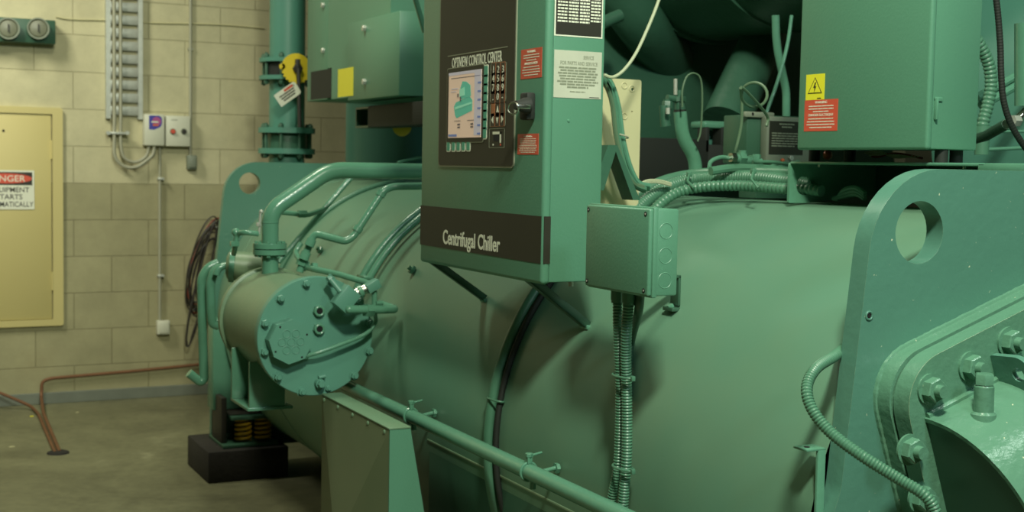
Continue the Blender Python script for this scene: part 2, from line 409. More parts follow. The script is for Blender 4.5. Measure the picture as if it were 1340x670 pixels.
# cable ladder
a = P(142, 155, Y=WY-.04); b = P(184, 155, Y=WY-.04); ztop = 2.5; xl, xr, zb = a.x, b.x, a.z
t = thing('cable_ladder', ((xl+xr)/2, WY, zb), 'galvanised cable ladder running up the block wall', 'cable ladder')
for x in (xl, xr):
    MB().m('galv').prism([(-.012, 0), (.012, 0), (.012, .006), (-.008, .006), (-.008, .034), (.012, .034), (.012, .04), (-.012, .04)] if x == xl else
                         [(.012, 0), (-.012, 0), (-.012, .006), (.008, .006), (.008, .034), (-.012, .034), (-.012, .04), (.012, .04)], (x, WY, zb), VX, -VY, VZ, ztop-zb).build('side_rail', None, t, smooth=0)
z = zb+.02
while z < ztop:
    MB().m('galv').box((xl, WY-.024, z), (xr, WY-.008, z+.05), .003).build('rung', None, t); z += .0705
# two conduits down the ladder
for i, (px, rr, yb) in enumerate(((149.5, .010, 218), (158, .009, 213))):
    x = P(px, 150, Y=WY-.045).x; yy = WY-.05+.004*i
    low = [[(150, 203), (156, 213), (166, 219), (180, 218), (192, 210), (200, 202), (202, 190)], [(160.5, 202), (166, 209), (175, 212), (184, 210), (192, 203), (195, 190)]][i]
    path = [Vector((x, yy, 2.5)), Vector((x, yy, 2.0)), Vector((x, yy, 1.6))]+[P(px, 185, Y=yy)]+[P(u_, v_, Y=yy) for u_, v_ in low]; path = spline(path, 6)
    tag(MB().m('cond').tube(path, rr).build('conduit', None), ['grey conduit on the left of the cable ladder, curving under to the alarm box', 'grey conduit on the right in the cable ladder, making the inner curve to the box'][i], 'conduit', 'conduits in the cable ladder')
m = MB().m('galv'); a = P(141, 174, Y=WY-.05); b = P(166, 174, Y=WY-.05)
m.box((a.x, WY-.062, a.z-.007), (b.x, WY, a.z+.007), .002)
for q in (a, b): m.cyl(q, q-VY*.02, .011, seg=14)
tag(m.build('conduit_clamp', None), 'short steel clamp with two bolts holding both conduits below the ladder', 'clamp')
# control boxes
def wallbox(px0, py0, px1, py1, d, mt, label):
    a = P(px0, py0, Y=WY-d); b = P(px1, py1, Y=WY-d)
    t = thing('alarm_box', ((a.x+b.x)/2, WY, b.z), label, 'control box', 'small boxes on the wall')
    MB().m(mt).box((a.x, WY-d*.7, b.z), (b.x, WY, a.z), .006).build('enclosure', None, t)
    MB().m(mt).box((a.x, WY-d, b.z), (b.x, WY-d*.7+.001, a.z), .006).build('cover', None, t)
    return t, FY(WY-d)
t, f = wallbox(189, 149, 215.5, 191, .07, 'whitep', 'white plastic box with a purple sticker on the block wall')
a = P(195, 151, Y=WY-.07); b = P(212, 170, Y=WY-.07)
m = MB().m('blue'); m.prism(roundpoly([(a.x, a.z), (b.x, a.z), (b.x, b.z+.02), (a.x+.03, b.z), (a.x, b.z)], [0, .02, .03, .02, 0], 5), f[0], VX, VZ, -VY, .0008)
m.m('purple').prism(circ((a.x+b.x)/2+.006, (a.z+b.z)/2+.008, .024, 18), f[0]-VY*.0008, VX, VZ, -VY, .0005)
m.m('white').rect(f, a.x+.012, (a.z+b.z)/2, b.x-.02, (a.z+b.z)/2+.008, .0005, .0014); m.m('orange').rect(f, a.x+.02, b.z+.02, b.x-.02, b.z+.03, .0005, .0014)
m.build('sticker', None, t, 'purple and blue sticker', smooth=0)
t, f = wallbox(216.5, 151, 249, 192, .06, 'whitep', 'white plastic push button box with red and black buttons')
for px, c in ((226, 'red'), (240.5, 'black')):
    q = P(px, 172, Y=WY-.06); MB().m('greyink').cyl(q, q-VY*.004, .017, seg=20).m(c).cyl(q-VY*.004, q-VY*.014, .012, seg=20).build('push_button', None, t, f'{c} push button')
q = P(228, 157, Y=WY-.06); MB().m('greyink').lines(f, q.x-.03, q.x+.03, q.z+.004, q.z-.004, 1, .004, seed=4).build('legend', None, t, smooth=0)
# conduit dropping to a small box
x = P(209.5, 200, Y=WY-.03).x
z0, z1 = P(209.5, 421, Y=WY-.03).z, P(209.5, 193, Y=WY-.03).z
t = thing('wall_conduit', (x, WY, z0), 'thin grey conduit dropping from the white boxes to a small outlet', 'conduit')
MB().m('cond').cyl((x, WY-.022, z0), (x, WY-.022, z1), .0085, seg=14).build('conduit_tube', None, t)
for py in (234, 361):
    q = P(211, py, Y=WY-.03); MB().m('galv').box((x-.012, WY-.034, q.z-.008), (x+.022, WY, q.z+.008), .003).cyl((x+.016, WY-.034, q.z), (x+.016, WY-.042, q.z), .006, seg=12).build('conduit_clip', None, t)
a = P(206, 420, Y=WY-.045); b = P(222.5, 437.5, Y=WY-.045)
t = thing('outlet_box', ((a.x+b.x)/2, WY, b.z), 'small white outlet box low on the block wall', 'outlet')
MB().m('whitep').box((a.x, WY-.045, b.z), (b.x, WY, a.z), .005).build('box', None, t)
MB().m('whitep').box((a.x+.008, WY-.05, b.z+.008), (b.x-.008, WY-.043, a.z-.008), .003).build('rocker', None, t)
# painted surface conduit and its end box
x = P(249.5, 100, Y=WY-.02).x; z0 = P(249.5, 205, Y=WY-.02).z
tag(MB().m('cond').cyl((x, WY-.014, z0), (x, WY-.014, 3.3), .009, seg=14).m('cond').box((x-.014, WY-.02, 1.95), (x+.014, WY, 1.965)).build('wall_conduit', None), 'straight cream conduit running up the wall right of the push button box', 'conduit')
a = P(246, 203, Y=WY-.05); b = P(258.5, 222, Y=WY-.05)
t = thing('socket', ((a.x+b.x)/2, WY, b.z), 'small grey brown socket at the foot of the cream conduit', 'socket')
MB().m('greybox').box((a.x, WY-.04, b.z), (b.x, WY, a.z), .006).build('box', None, t)
MB().m('greybox').box((a.x+.006, WY-.05, b.z+.01), (b.x-.006, WY-.038, a.z-.01), .004).build('cover', None, t)
# thin cable across the top courses
pts = [P(x_, y_, Y=WY-.006) for x_, y_ in ((73, 22), (90, 25), (120, 26), (160, 27), (200, 30), (250, 31), (300, 33), (345, 37))]
tag(MB().m('cream').tube(spline(pts, 4), .004, 6).build('thin_cable', None), 'thin cream cable tacked across the upper block wall', 'cable')
# bundle of cables hanging behind the lifting plate
t = thing('cable_bundle', tuple(P(262, 440, Y=WY-.05)), 'tangled loops of black and red cable hanging on the block wall', 'cables')
MB().m('galv').cyl(P(284, 297, Y=WY), P(284, 297, Y=WY-.12), .006, seg=10).build('hook', None, t)
rd = random.Random(3)
for i in range(16):
    cx_, cy_ = 268+rd.uniform(-3, 5), 358+rd.uniform(-14, 6); w = rd.uniform(9, 20); h = rd.uniform(48, 66) if i < 13 else 86
    if i >= 13: cy_ = 372; cx_ = 264; w = rd.uniform(5, 9)
    pts = []
    for k in range(14):
        an = 2*PI*k/14; sk = -.22*(math.sin(an)*h)*-1
        pts.append(P(cx_+w*math.cos(an)+sk+rd.uniform(-1, 1), cy_-h*math.sin(an)*.95, Y=WY-.03-.006*i))
    pp = spline(pts+[pts[0]], 4)[:-1]
    MB().m('wirer' if i in (3, 8) else 'wireb').tube(pp, .0042, 6, closed=True).build('cable', None, t, 'red cable' if i in (3, 8) else None)
# copper pipes
p1 = [P(300, 473, Y=WY-.02), P(180, 485, Y=WY-.02), P(66, 495, Y=WY-.02), P(55, 499, Y=WY-.02), P(54, 520, Y=WY-.03), P(57, 541, Z=.03), P(78, 591, Z=.008)]
tag(MB().m('copper').tube(bends(p1, .05), .0085, 10).build('copper_pipe', None), 'dull copper pipe running low along the wall then bending to the floor', 'pipe')
p2 = [P(-60, 492, Y=WY-.02), P(0, 514, Y=WY-.1), P(40, 531, Z=.02), P(50, 541, Z=.012), P(72, 592, Z=.008)]
tag(MB().m('copper').tube(bends(p2, .06), .008, 10).build('copper_pipe', None), 'shorter copper pipe coming from the left edge and crossing the floor', 'pipe')
q = P(76, 593, Z=.0)
tag(MB().m('block').lathe(q, VZ, [(0, .05), (.006, .047), (.012, .03)], 20).build('floor_patch', None), 'rough dark mortar patch where the copper pipes enter the floor', 'mortar patch')
for px, py, r in ((41, 545, .014), (15, 585, .016), (101, 540, .008)):
    q = P(px, py, Z=0); b_ = MB().m('vyel' if px == 41 else 'cream'); b_.prism([(r*random.uniform(.6, 1.2)*math.cos(k), r*.6*random.uniform(.6, 1.2)*math.sin(k)) for k in [j*.7 for j in range(9)]], q, VX, VY, VZ, .003)
    tag(b_.build('debris', None), {41: 'yellow scrap lying near the copper pipes', 15: 'pale scrap on the concrete left of the copper pipes', 101: 'tiny pale scrap close to the baseboard'}[px], 'debris')

# ================================================================== the big vessel
V = thing('pressure_vessel', (XC, 3.6, 0), 'long green horizontal pressure vessel with an end plate at each end', 'vessel')
YN, YF = 1.63, 5.6
m = MB().m('shell').cyl((XC, YN+.038, ZC), (XC, YF, ZC), RS, seg=160, caps=False); m.build('shell', None, V)
for y in (4.85, 5.45):
    MB().m('shell').torus((XC, y, ZC), VY, RS+.0005, .005, 120, 6).build('weld_seam', None, V)
def plate(dx, y0, th, ztop, name, hr):
    k = .125
    L_ = [(XC-.635+dx, .02), (XC-.554+dx, ztop), (XC+.554-dx, ztop), (XC+.635-dx, .02)]
    L_ = [(1.37, .08), (1.375, .66), (1.382+dx, .82), (1.437+dx, ztop), (4-1.437-dx, ztop), (4-1.382-dx, .82), (4-1.375, .66), (4-1.37, .08)]
    poly = roundpoly(L_, [.03, .1, .1, .15, .15, .1, .1, .03], 10)
    m = MB().m('sheet'); hs = [circ(1.535+dx*.9, 1.242, hr, 36), circ(4-1.535-dx*.9, 1.242, hr, 36)]
    m.prism(poly, (0, y0, 0), VX, VZ, VY, th, hs)
    o = m.build(name, None, V, smooth=40)
    o.data.materials.append(MT['worn']); md = o.modifiers.new('b', 'BEVEL'); md.width = .0017; md.segments = 1; md.material = 1; md.limit_method = 'ANGLE'; md.angle_limit = math.radians(50); return o
plate(.05, YN, .038, 1.348, 'end_plate', .0525)
plate(0, YF, .035, 1.335, 'end_plate', .047)
def cp(th, r, y): return Vector((XC-r*math.cos(th), y, ZC+r*math.sin(th)))
for px, py in ((421, 329), (542, 355)):
    p = P(px, py, S=0); n = Vector((p.x-XC, 0, p.z-ZC)).normalized()
    MB().m('pipe').cyl(p, p+n*.025, .007, seg=12).hexn(p+n*.004, n, .014, .011).build('stud', None, V)
# small punched hole in the near end plate
q = P(1137, 413, Y=YN); MB().m('sheet').torus(q-VY*.0005, VY, .0065, .002, 20, 6).m('hole').cyl(q-VY*.0002, q-VY*.001, .004, seg=14).build('drilled_hole', None, V)
# second cabinet's top and face, set into the shell as a vessel part
y0, y1 = P(765, 670, X=1.395).y-.35, P(559, 573, X=1.395).y
a = P(643, 616, X=1.395)
MB().m('drum').box((1.395, y0, a.z-.006), (1.46, y1, a.z), .001).m('darkg').box((1.402, y0, .02), (1.408, y1, a.z-.004)).build('second_cabinet', None, V)
# upright angle strip with a drilled foot near the end plate
q = P(1062, 586, Y=1.665)
m = MB().m('pipe').box((q.x-.018, 1.655, q.z-.004), (q.x+.022, 1.69, q.z), .001).box((q.x+.006, 1.655, .1), (q.x+.022, 1.661, q.z-.002), .001).m('hole').cyl((q.x-.004, 1.672, q.z), (q.x-.004, 1.672, q.z+.0008), .005, seg=14)
m.build('angle_bracket', None, V)
# far foot under the end plate
xf = P(279, 470, Y=5.5).x; m = MB().m('pipe').box((xf, 5.50, .27), (1.62, 5.60, .66), .004); m.build('foot', None, V)

# ------------------------------------------------------------------ water box bolted to the near end plate
TH = math.radians(19)
U = Vector((math.cos(TH), 0, math.sin(TH))); Vv = Vector((-math.sin(TH), 0, math.cos(TH)))
c0 = Vector((1.474, 0, 1.024))       # sharp upper left corner of the flange outline
Wb = thing('water_box', (XC, 1.5, .3), 'heavy green bolted water box on the near end plate', 'water box')
def wpoly(ins, r): return roundpoly([(ins, -.62), (ins, -ins), (.62, -ins), (.62, -.62)], [.02, r, .02, .02], 10)
o0 = c0.copy(); o0.y = YN
m = MB().m('cast').prism(wpoly(0, .085), o0, U, Vv, -VY, .034); o = m.build('welded_flange', None, Wb, smooth=40)
md = o.modifiers.new('b', 'BEVEL'); md.width = .003; md.segments = 3; md.limit_method = 'ANGLE'; md.angle_limit = math.radians(50)
# weld bead round the flange foot
wp = [o0+U*a+Vv*b-VY*.001 for a, b in wpoly(.001, .085)]
ws = [p for p in resample(wp, .006)]
rd = random.Random(5)
m = MB().m('cast').tube(ws, .006, 7, radii=[.0058+rd.uniform(-.0006, .0008) for _ in ws]); m.build('weld_bead', None, Wb)
o1 = o0-VY*.034
MB().m('gasket').prism(wpoly(.012, .08), o1, U, Vv, -VY, .005).build('gasket', None, Wb)
o2 = o1-VY*.005
m = MB().m('cast').prism(wpoly(.003, .085), o2, U, Vv, -VY, .035); o = m.build('cover_flange', None, Wb, smooth=40)
o.data.materials.append(MT['worn']); md = o.modifiers.new('b', 'BEVEL'); md.width = .0012; md.segments = 1; md.material = 1; md.limit_method = 'ANGLE'; md.angle_limit = math.radians(50)
YP = o2.y-.035
def loc(p): d = p-Vector((c0.x, YP, c0.z)); return d.dot(U), d.dot(Vv)
for px, py in ((1215.5, 509), (1268.5, 479.5), (1319, 447), (1188.6, 588)):
    q = P(px, py, Y=YP)
    MB().m('cast').cyl(q, q-VY*.004, .0255, seg=28).hexn(q-VY*.004, -VY, .0205, .017, .35).cyl(q-VY*.02, q-VY*.034, .0105, seg=16).build('bolt', None, Wb)
for k in (2, 3, 4):
    q = P(1188.6, 588, Y=YP)-Vv*.085*(k-1); MB().m('cast').cyl(q, q-VY*.004, .0255, seg=28).hexn(q-VY*.004, -VY, .0205, .017, .35).cyl(q-VY*.02, q-VY*.034, .0105, seg=16).build('bolt', None, Wb)
# barrel shaped header: half round, axis along U
qa = P(1212, 546, Y=YP); la, lb = loc(qa)
RH = .20; HW = .58
base = Vector((c0.x, YP, c0.z))+U*la+Vv*lb
prof = [(RH*math.cos(PI*k/36)*1.0, RH*math.sin(PI*k/36)) for k in range(37)]   # (along v from centre, out)
mw = MB().m('cast')
outer = [(-RH+b, d) for b, d in prof]
mw.prism(outer, base, Vv, -VY, U, HW); ob_ = mw.build('header_barrel', None, Wb, smooth=30)
# end cap set back inside the rim
rim = [(-RH+b*1.0, d) for b, d in prof]
inner = [(-RH+b*.965, d*.965) for b, d in prof]
mm = MB().m('cast'); mm.prism(rim+inner[::-1], base-U*.004, Vv, -VY, U, .004); mm.build('header_rim', None, Wb)
MB().m('darkg').prism(inner, base-U*.0015, Vv, -VY, U, .003).build('header_end', None, Wb, 'dark flat end of the header')
# weld along the top of the barrel
wl = resample([base+Vv*.002-VY*.002, base+U*HW-VY*.002], .007)
MB().m('cast').tube(wl, .006, 7, radii=[.006+rd.uniform(-.0007, .0009) for _ in wl]).build('weld_bead', None, Wb)
# vent plug on the barrel
def on_barrel(px, py):
    d = ray(px, py); best = None
    cx_ = base-Vv*RH; a = Vector((d.dot(Vv), -d.y)); o_ = Vector(((CAM-cx_).dot(Vv), -(CAM-cx_).y))
    A, B, C_ = a.dot(a), 2*a.dot(o_), o_.dot(o_)-RH*RH; D = B*B-4*A*C_
    return CAM+d*((-B-math.sqrt(max(0, D)))/2/A)
q = on_barrel(1287, 541); k = m_per_px(q)
ax = (Vv*.97-VY*.12).normalized(); ax = Vector((.0, 0.02, 1)).normalized()
m = MB().m('cast').lathe(q-ax*.012, ax, [(0, .021), (.011, .020), (.015, .016)], 24); m.cyl(q-ax*.01, q+ax*35*k, .0155, seg=24); m.torus(q+ax*35*k, ax, .0125, .003, 24, 6)
m.build('plug_boss', None, Wb)
MB().m('cast').cyl(q+ax*34*k, q+ax*38*k, .011, seg=16).hexn(q+ax*38*k, ax, .0155, .018, .3).build('hex_plug', None, Wb)
# lifting lug: a drilled plate across the corner of barrel and flange
e = P(1299, 470, Y=YP); lu, lv = loc(e)
ob = Vector((c0.x, YP, c0.z))+U*(lu-.004)
pol = roundpoly([(lb-.03, -.004), (lb+.045, -.004), (lb+.05, .065), (lb-.005, .105), (lb-.03, .1)], [0, .01, .028, .01, 0], 8)
m = MB().m('sheet').prism(pol, ob, Vv, -VY, U, .010, [circ(lb+.018, .052, .0125, 24)])
m.build('lifting_lug', None, Wb, smooth=40)

# ------------------------------------------------------------------ flexible conduit in front of the end plate
pts = [P(1105, 455, Y=1.75), P(1092, 466, Y=1.66), P(1068, 482, Y=1.62), P(1056, 506, Y=1.60), P(1062, 534, Y=1.58), P(1086, 565, Y=1.55), P(1130, 598, Y=1.50), P(1178, 628, Y=1.46), P(1212, 650, Y=1.43), P(1226, 680, Y=1.42), P(1230, 740, Y=1.42)]
tag(MB().m('hose').hose(spline(pts, 8), .0095, .0052, .0015).build('flexible_conduit', None), 'ribbed pale green flexible conduit looping round the edge of the near end plate', 'conduit')

# ------------------------------------------------------------------ belly pipe with its clamps
XP = 1.33
p0, p1 = P(452, 503, X=XP), P(832, 678, X=XP); zc_ = .661
t = thing('drain_pipe', (XP, 2.7, zc_), 'long straight green pipe clamped along the side of the vessel', 'pipe')
MB().m('pipe').cyl((XP, p0.y, zc_), (XP, 1.75, zc_), .0185, seg=28).build('pipe_run', None, t)
for px, py in ((538, 545), (692, 617)):
    y = P(px, py, X=XP).y
    m = MB().m('pipe')
    m.torus((XP, y, zc_), VY, .0205, .003, 28, 8)
    m.box((XP-.006, y-.006, zc_+.018), (XP+.006, y+.006, zc_+.04), .002)
    m.hexn((XP, y, zc_+.034), VZ, .009, .008); m.cyl((XP+.004, y, zc_+.036), (XP+.03, y-.004, zc_+.042), .0028, seg=10)
    m.cyl((XP+.015, y-.03, zc_+.005), (1.392, y-.03, zc_+.012), .005, seg=12); m.hexn((XP+.05, y-.03, zc_+.01), VX, .012, .009)
    m.cyl((XP, y-.02, zc_-.016), (XP, y-.02, zc_-.034), .007, seg=14)
    m.build('pipe_clamp', None, t)

# ------------------------------------------------------------------ straps / hoses wrapped over the shell below the panel
def wrap(y, th0, th1, off, n=50, f=lambda k: 0): return [cp(math.radians(th0+(th1-th0)*k/n), RS+off, y+f(k/n)) for k in range(n+1)]
YS = 2.835
o = MB().m('hose').tube(wrap(YS+.012, 62, -45, .0125), .0155, 16, flat=.8); tag(o.build('wrapped_hose', None), 'wide smooth green hose curving down the vessel below the control panel', 'hose')
o = MB().m('rubber').tube(wrap(YS-.022, 62, -45, .008), .0075, 12); tag(o.build('wrapped_hose', None), 'thin black hose beside the wide green hose on the vessel', 'hose')
for px, py in ((654, 525),):
    p = P(px, py, S=.01); th = math.atan2(p.z-ZC, XC-p.x)
    c = cp(th, RS+.011, YS-.002); tg = Vector((math.sin(th), 0, math.cos(th)))
    pts = [c+VY*(.033*math.cos(a_))+Vector((XC-c.x, 0, ZC-c.z)).normalized()*(-.0165*math.sin(a_)) for a_ in [2*PI*k/24 for k in range(24)]]
    tag(MB().m('hose').tube(pts, .0028, 6, closed=True).build('cable_tie', None), 'painted cable tie round the two hoses below the control panel', 'cable tie')
# hoop of two hoses left of the panel
YH = 3.93
o = MB().m('pipe').tube(wrap(YH, 80, 12, .03), .012, 14); tag(o.build('wrapped_hose', None), 'green hose hooped over the vessel just left of the control panel, farther of two', 'hose')
o = MB().m('pipe').tube(wrap(YH-.04, 80, 5, .022), .0115, 14); tag(o.build('wrapped_hose', None), 'green hose hooped over the vessel just left of the control panel, nearer of two', 'hose')
th = math.radians(30); c = cp(th, RS+.026, YH-.02)
tag(MB().m('pipe').box(c-Vector((.02, .036, .004)), c+Vector((.004, .036, .006)), .003).build('hose_clamp', None), 'small clamp across the two hooped hoses', 'clamp')
o = MB().m('hose').tube(wrap(4.83, 85, 20, .008), .010, 12); tag(o.build('wrapped_tube', None), 'thin green tube hooped over the vessel near its far end', 'tube')
# ================================================================== oil drum with bolted end disc
YD = 3.62
dc = P(413.5, 440, Y=YD); rD = 78.5*m_per_px(dc)
D = thing('oil_reservoir', (dc.x, 3.85, .6), 'green horizontal oil drum with a round bolted end cover', 'oil drum')
rB = rD*.90
MB().m('drum').cyl((dc.x, YD+.028, dc.z), (dc.x, YD+.50, dc.z), rB, seg=64).build('barrel', None, D)
MB().m('drum').lathe((dc.x, YD+.46, dc.z), VY, [(0, rB), (.004, rB+.009), (.026, rB+.009), (.03, rB), (.06, rB*.9), (.08, rB*.55), (.09, .01)], 64).build('rear_head', None, D)
MB().m('disc').lathe((dc.x, YD+.03, dc.z), -VY, [(0, rD-.002), (.002, rD), (.028, rD), (.030, rD-.002)], 72).build('end_cover', None, D, 'flat teal end cover')
for px, py in ((400, 371), (366.5, 390.5), (346, 423), (345.5, 460.5), (363, 493), (394.5, 512.5), (463, 491.5), (482.5, 459.5), (483, 423), (470, 394), (433, 367)):
    q = P(px, py, Y=YD); MB().m('disc').bolt(q, -VY, .0115, .012).build('cover_bolt', None, D)
for py in (406.5, 430):
    q = P(416.5, py, Y=YD); m = MB().m('pipe').hexn(q, -VY, .0175, .012, .2); m.torus(q-VY*.012, VY, .0125, .004, 24, 8); m.m('hole').cyl(q-VY*.010, q-VY*.0135, .0095, seg=18); m.build('sight_port', None, D)
q = P(381, 447.5, Y=YD-.045); r8 = 45*m_per_px(q)*.5*1.32
oc = [(r8*math.cos(PI/8+k*PI/4+.3), r8*math.sin(PI/8+k*PI/4+.3)) for k in range(8)]
H8 = MB().m('disc').prism(oc, (q.x, q.y, q.z), VX, VZ, VY, .045); H8 = H8.build('heater_housing', None, D)
m = MB().m('disc')
for k in range(6): m.torus(q+Vector((r8*.42*math.cos(k*PI/3), -.0003, r8*.42*math.sin(k*PI/3))), VY, r8*.17, .0012, 18, 5)
m.torus(q-VY*.0003, VY, r8*.17, .0012, 18, 5)
for a_, b_ in ((-.7, -.4), (.72, .3), (-.5, .68), (.5, -.7)): m.m('hole').cyl(q+Vector((r8*a_, .001, r8*b_)), q+Vector((r8*a_, -.0008, r8*b_)), .003, seg=10)
m.build('embossing', None, H8)
# heater lead: thin tube from the housing to the valve block
pts = [P(401, 465.5, Y=YD-.03), P(420, 460, Y=YD-.04), P(450, 449, Y=YD-.04), P(478, 437, Y=YD-.035), P(491, 422, Y=YD-.03), P(490.5, 408, Y=YD-.03)]
MB().m('pipe').tube(spline(pts, 6), .0062, 10).hexn(pts[0], pts[0]-pts[1], .010, .014).build('thin_tube', None, D)
# drain fitting at the foot of the cover
m = MB().m('disc'); q = P(417, 501, Y=YD); m.cyl(q, q-VY*.02, .014, seg=18).hexn(q-VY*.02, -VY, .011, .012); q = P(429, 508, Y=YD); m.bolt(q, -VY, .009)
q = P(417, 494, Y=YD-.012); m.cyl(q, q+VX*.02+VZ*.003, .006, seg=12)
m.build('drain_fitting', None, D)
# cradle under the drum
a = P(303, 455, Y=4.02); b = P(334, 502, Y=3.86)
m = MB().m('pipe')
for y in (3.98, 3.80):
    x0 = P(303 if y > 3.9 else 326, 455, Y=y).x
    m.box((x0, y-.006, .60), (x0+.11, y+.006, .76 if y > 3.9 else .74), .002)
m.box((P(303, 455, Y=3.98).x, 3.79, .592), (P(303, 455, Y=3.98).x+.14, 3.99, .602), .002)
m.build('cradle', None, D)

# valve cluster at the right of the drum
t = thing('valve_cluster', tuple(P(470, 400, Y=3.5)), 'green valve block with bright fittings beside the round drum cover', 'valve')
yv = YD-.075
def rotbox(m, px, py, Y, hx, hy, hz, ang, bev=.003):
    c = P(px, py, Y=Y); mw = Matrix.Translation(c) @ Matrix.Rotation(math.radians(ang), 4, 'Y')
    m.box((-hx, -hy, -hz), (hx, hy, hz), bev, mw); return c
m = MB().m('disc'); c1 = rotbox(m, 452, 391, yv, .026, .02, .034, 40+180); m.build('valve_block', None, t)
m = MB().m('disc'); c2 = rotbox(m, 487, 374, yv, .021, .018, .014, -28); m.build('elbow_block', None, t)
m = MB().m('chrome'); d = (P(487, 374, Y=yv)-P(458, 388, Y=yv)).normalized(); a = P(464, 385, Y=yv)
m.cyl(a, a+d*.012, .015, seg=20).m('pipe').cyl(a+d*.012, a+d*.024, .018, seg=20).m('chrome').cyl(a+d*.024, a+d*.036, .014, seg=20); m.build('union', None, t, 'bright steel union')
a, b = P(457, 405, Y=yv-.02), P(517, 404.5, Y=yv+.02); m = MB().m('pipe').tube(bends([a, P(500, 405, Y=yv-.01), b, P(497, 398, Y=yv+.1)], .01), .0125, 14)
q = P(478, 406, Y=yv-.012); m.hexn(q, (b-a), .02, .026).ball(a, .0125); m.build('pressure_tap', None, t)
q = P(433, 366, Y=yv+.02); m = MB().m('disc').tube([q, P(446, 382, Y=yv)], .0085, 12).hexn(q, q-P(446, 382, Y=yv), .011, .012).cyl(q, q+Vector((-.004, 0, .016)), .005, seg=10); m.build('needle_valve', None, t)
MB().m('pipe').tube([P(490, 380, Y=yv), P(490, 400, Y=yv)], .008, 12).hexn(P(492, 397, Y=yv-.01), VX, .008, .02).build('drop_tube', None, t)
tag(MB().m('pipe').tube(bends([P(402, 350, Y=3.9), P(410, 352, Y=3.8), P(440, 358, Y=3.72), P(474, 368, Y=3.62), P(487, 372, Y=3.57)], .02), .0095, 12).hexn(P(408, 350, Y=3.82), VX, .016, .016).build('oil_line', None), 'short green oil line running from behind the drum to the valve block', 'pipe')

# suction line rising from the drum and turning over the vessel
Yp = 4.02
t = thing('vent_pipe', tuple(P(353, 350, Y=Yp)), 'thick green pipe rising from the drum and bending over the vessel', 'pipe')
q0, q1, q2, q3 = P(353.5, 365, Y=Yp), P(353.5, 276, Y=Yp), P(432, 222.5, Y=Yp), P(575, 223.5, Y=Yp)
q3 = Vector((q2.x+.62, Yp, q2.z)); rp = 11*m_per_px(q1)
MB().m('pipe').tube(bends([q0, q1, q2, q3], .045, 8), rp, 24).build('pipe_run', None, t)
for px, py in ((353.5, 291), (358, 263), (424, 217)):
    q = P(px, py, Y=Yp)
    if py == 291: MB().m('pipe').torus(q, VZ, rp*1.0, .002, 24, 6).build('weld_ring', None, t)
zf = P(353.5, 318, Y=Yp).z
for z, rr in ((zf, .053), (zf-.019, .053)):
    m = MB().m('pipe').lathe((q1.x, Yp, z), -VZ, [(0, .047), (.001, rr), (.0165, rr), (.0175, rr-.002)], 40); m.build('flange', None, t)
for k in range(8):
    c = Vector((q1.x+.042*math.cos(k*PI/4+.4), Yp+.042*math.sin(k*PI/4+.4), zf)); MB().m('pipe').hexn(c, VZ, .007, .006).hexn(c-VZ*.037, -VZ, .007, .007).build('flange_bolt', None, t)
# service valve at the left of the flange
m = MB().m('galv'); q = P(337, 303, Y=Yp); m.cyl(P(339, 306, Y=Yp), P(341, 278, Y=Yp), .004, seg=10).ball(P(342, 277, Y=Yp), .007).hexn(P(338.5, 296, Y=Yp), VZ, .008, .012)
m.m('pipe').tube(bends([P(338, 306, Y=Yp), P(322, 304, Y=Yp), P(310, 305, Y=Yp+.05), P(308, 322, Y=Yp+.05), P(306, 332, Y=Yp+.1)], .03), .0085, 12).hexn(P(307, 322, Y=Yp+.05), VZ, .015, .016).ball(P(309, 304, Y=Yp+.05), .014)
tag(m.build('service_valve', None), 'small service valve and elbow joined to the pipe flange above the drum', 'valve')
# small filter canister behind the drum
a = P(296, 347, Y=4.35); b = P(352, 352, Y=4.30); b = Vector((b.x+.03, 4.30, b.z)); d = (b-a)
t = thing('oil_filter', tuple(a), 'small green filter canister lying behind the drum', 'filter')
MB().m('drum').lathe(a, d, [(0, .03), (.006, .045), (.012, .05), (d.length, .05)], 32).build('canister', None, t)
MB().m('pipe').lathe(a+d*.06, d, [(0, .05), (.001, .057), (.018, .057), (.019, .05)], 32).build('clamp_ring', None, t)
MB().m('pipe').tube(bends([a, P(286, 350, Y=4.35), P(283, 360, Y=4.35)], .02), .012, 12).build('inlet_elbow', None, t)
# drain legs at far left
for pl, lab in (([(285, 344), (272, 350), (263.5, 364), (265, 440), (267, 496), (262, 500), (247, 488)], 'outer green drain tube, bent out at the top and bottom, left of the drum'),
                ([(288, 349), (281, 354), (275, 370), (276.5, 410), (278, 424), (286, 426)], 'inner shorter green drain tube left of the drum')):
    tag(MB().m('pipe').tube(bends([P(x, y, Y=4.45 if 'outer' in lab else 4.4) for x, y in pl], .05), .0155, 14).build('drain_tube', None), lab, 'pipe', 'bent tubes left of the drum')
# stepped pipe above the drum
pl = [(392, 356, 3.92), (399, 335, 3.92), (411, 305, 3.92), (452, 316, 3.86), (462, 310, 3.86), (502, 249, 3.86), (514, 244, 3.86), (575, 243, 3.8)]
pts = [P(x, y, Y=Y) for x, y, Y in pl]
t = thing('stepped_pipe', tuple(pts[0]), 'thin green pipe stepping up from the drum over the vessel', 'pipe')
MB().m('pipe').tube(bends(pts, .02, 5), .0118, 16).build('pipe_run', None, t)
for (x, y), (x2, y2) in (((397, 340), (401, 330)), ((404, 322), (408, 313)), ((466, 303), (470, 297)), ((497, 257), (500, 251))):
    a, b = P(x, y, Y=3.9 if x < 430 else 3.86), P(x2, y2, Y=3.9 if x < 430 else 3.86)
    MB().m('pipe').cyl(a, b, .0155, seg=20).build('coupling', None, t)
a = P(392, 356, Y=3.92); MB().m('pipe').hexn(P(395, 348, Y=3.92), pts[1]-pts[0], .021, .02).build('hex_nut', None, t)
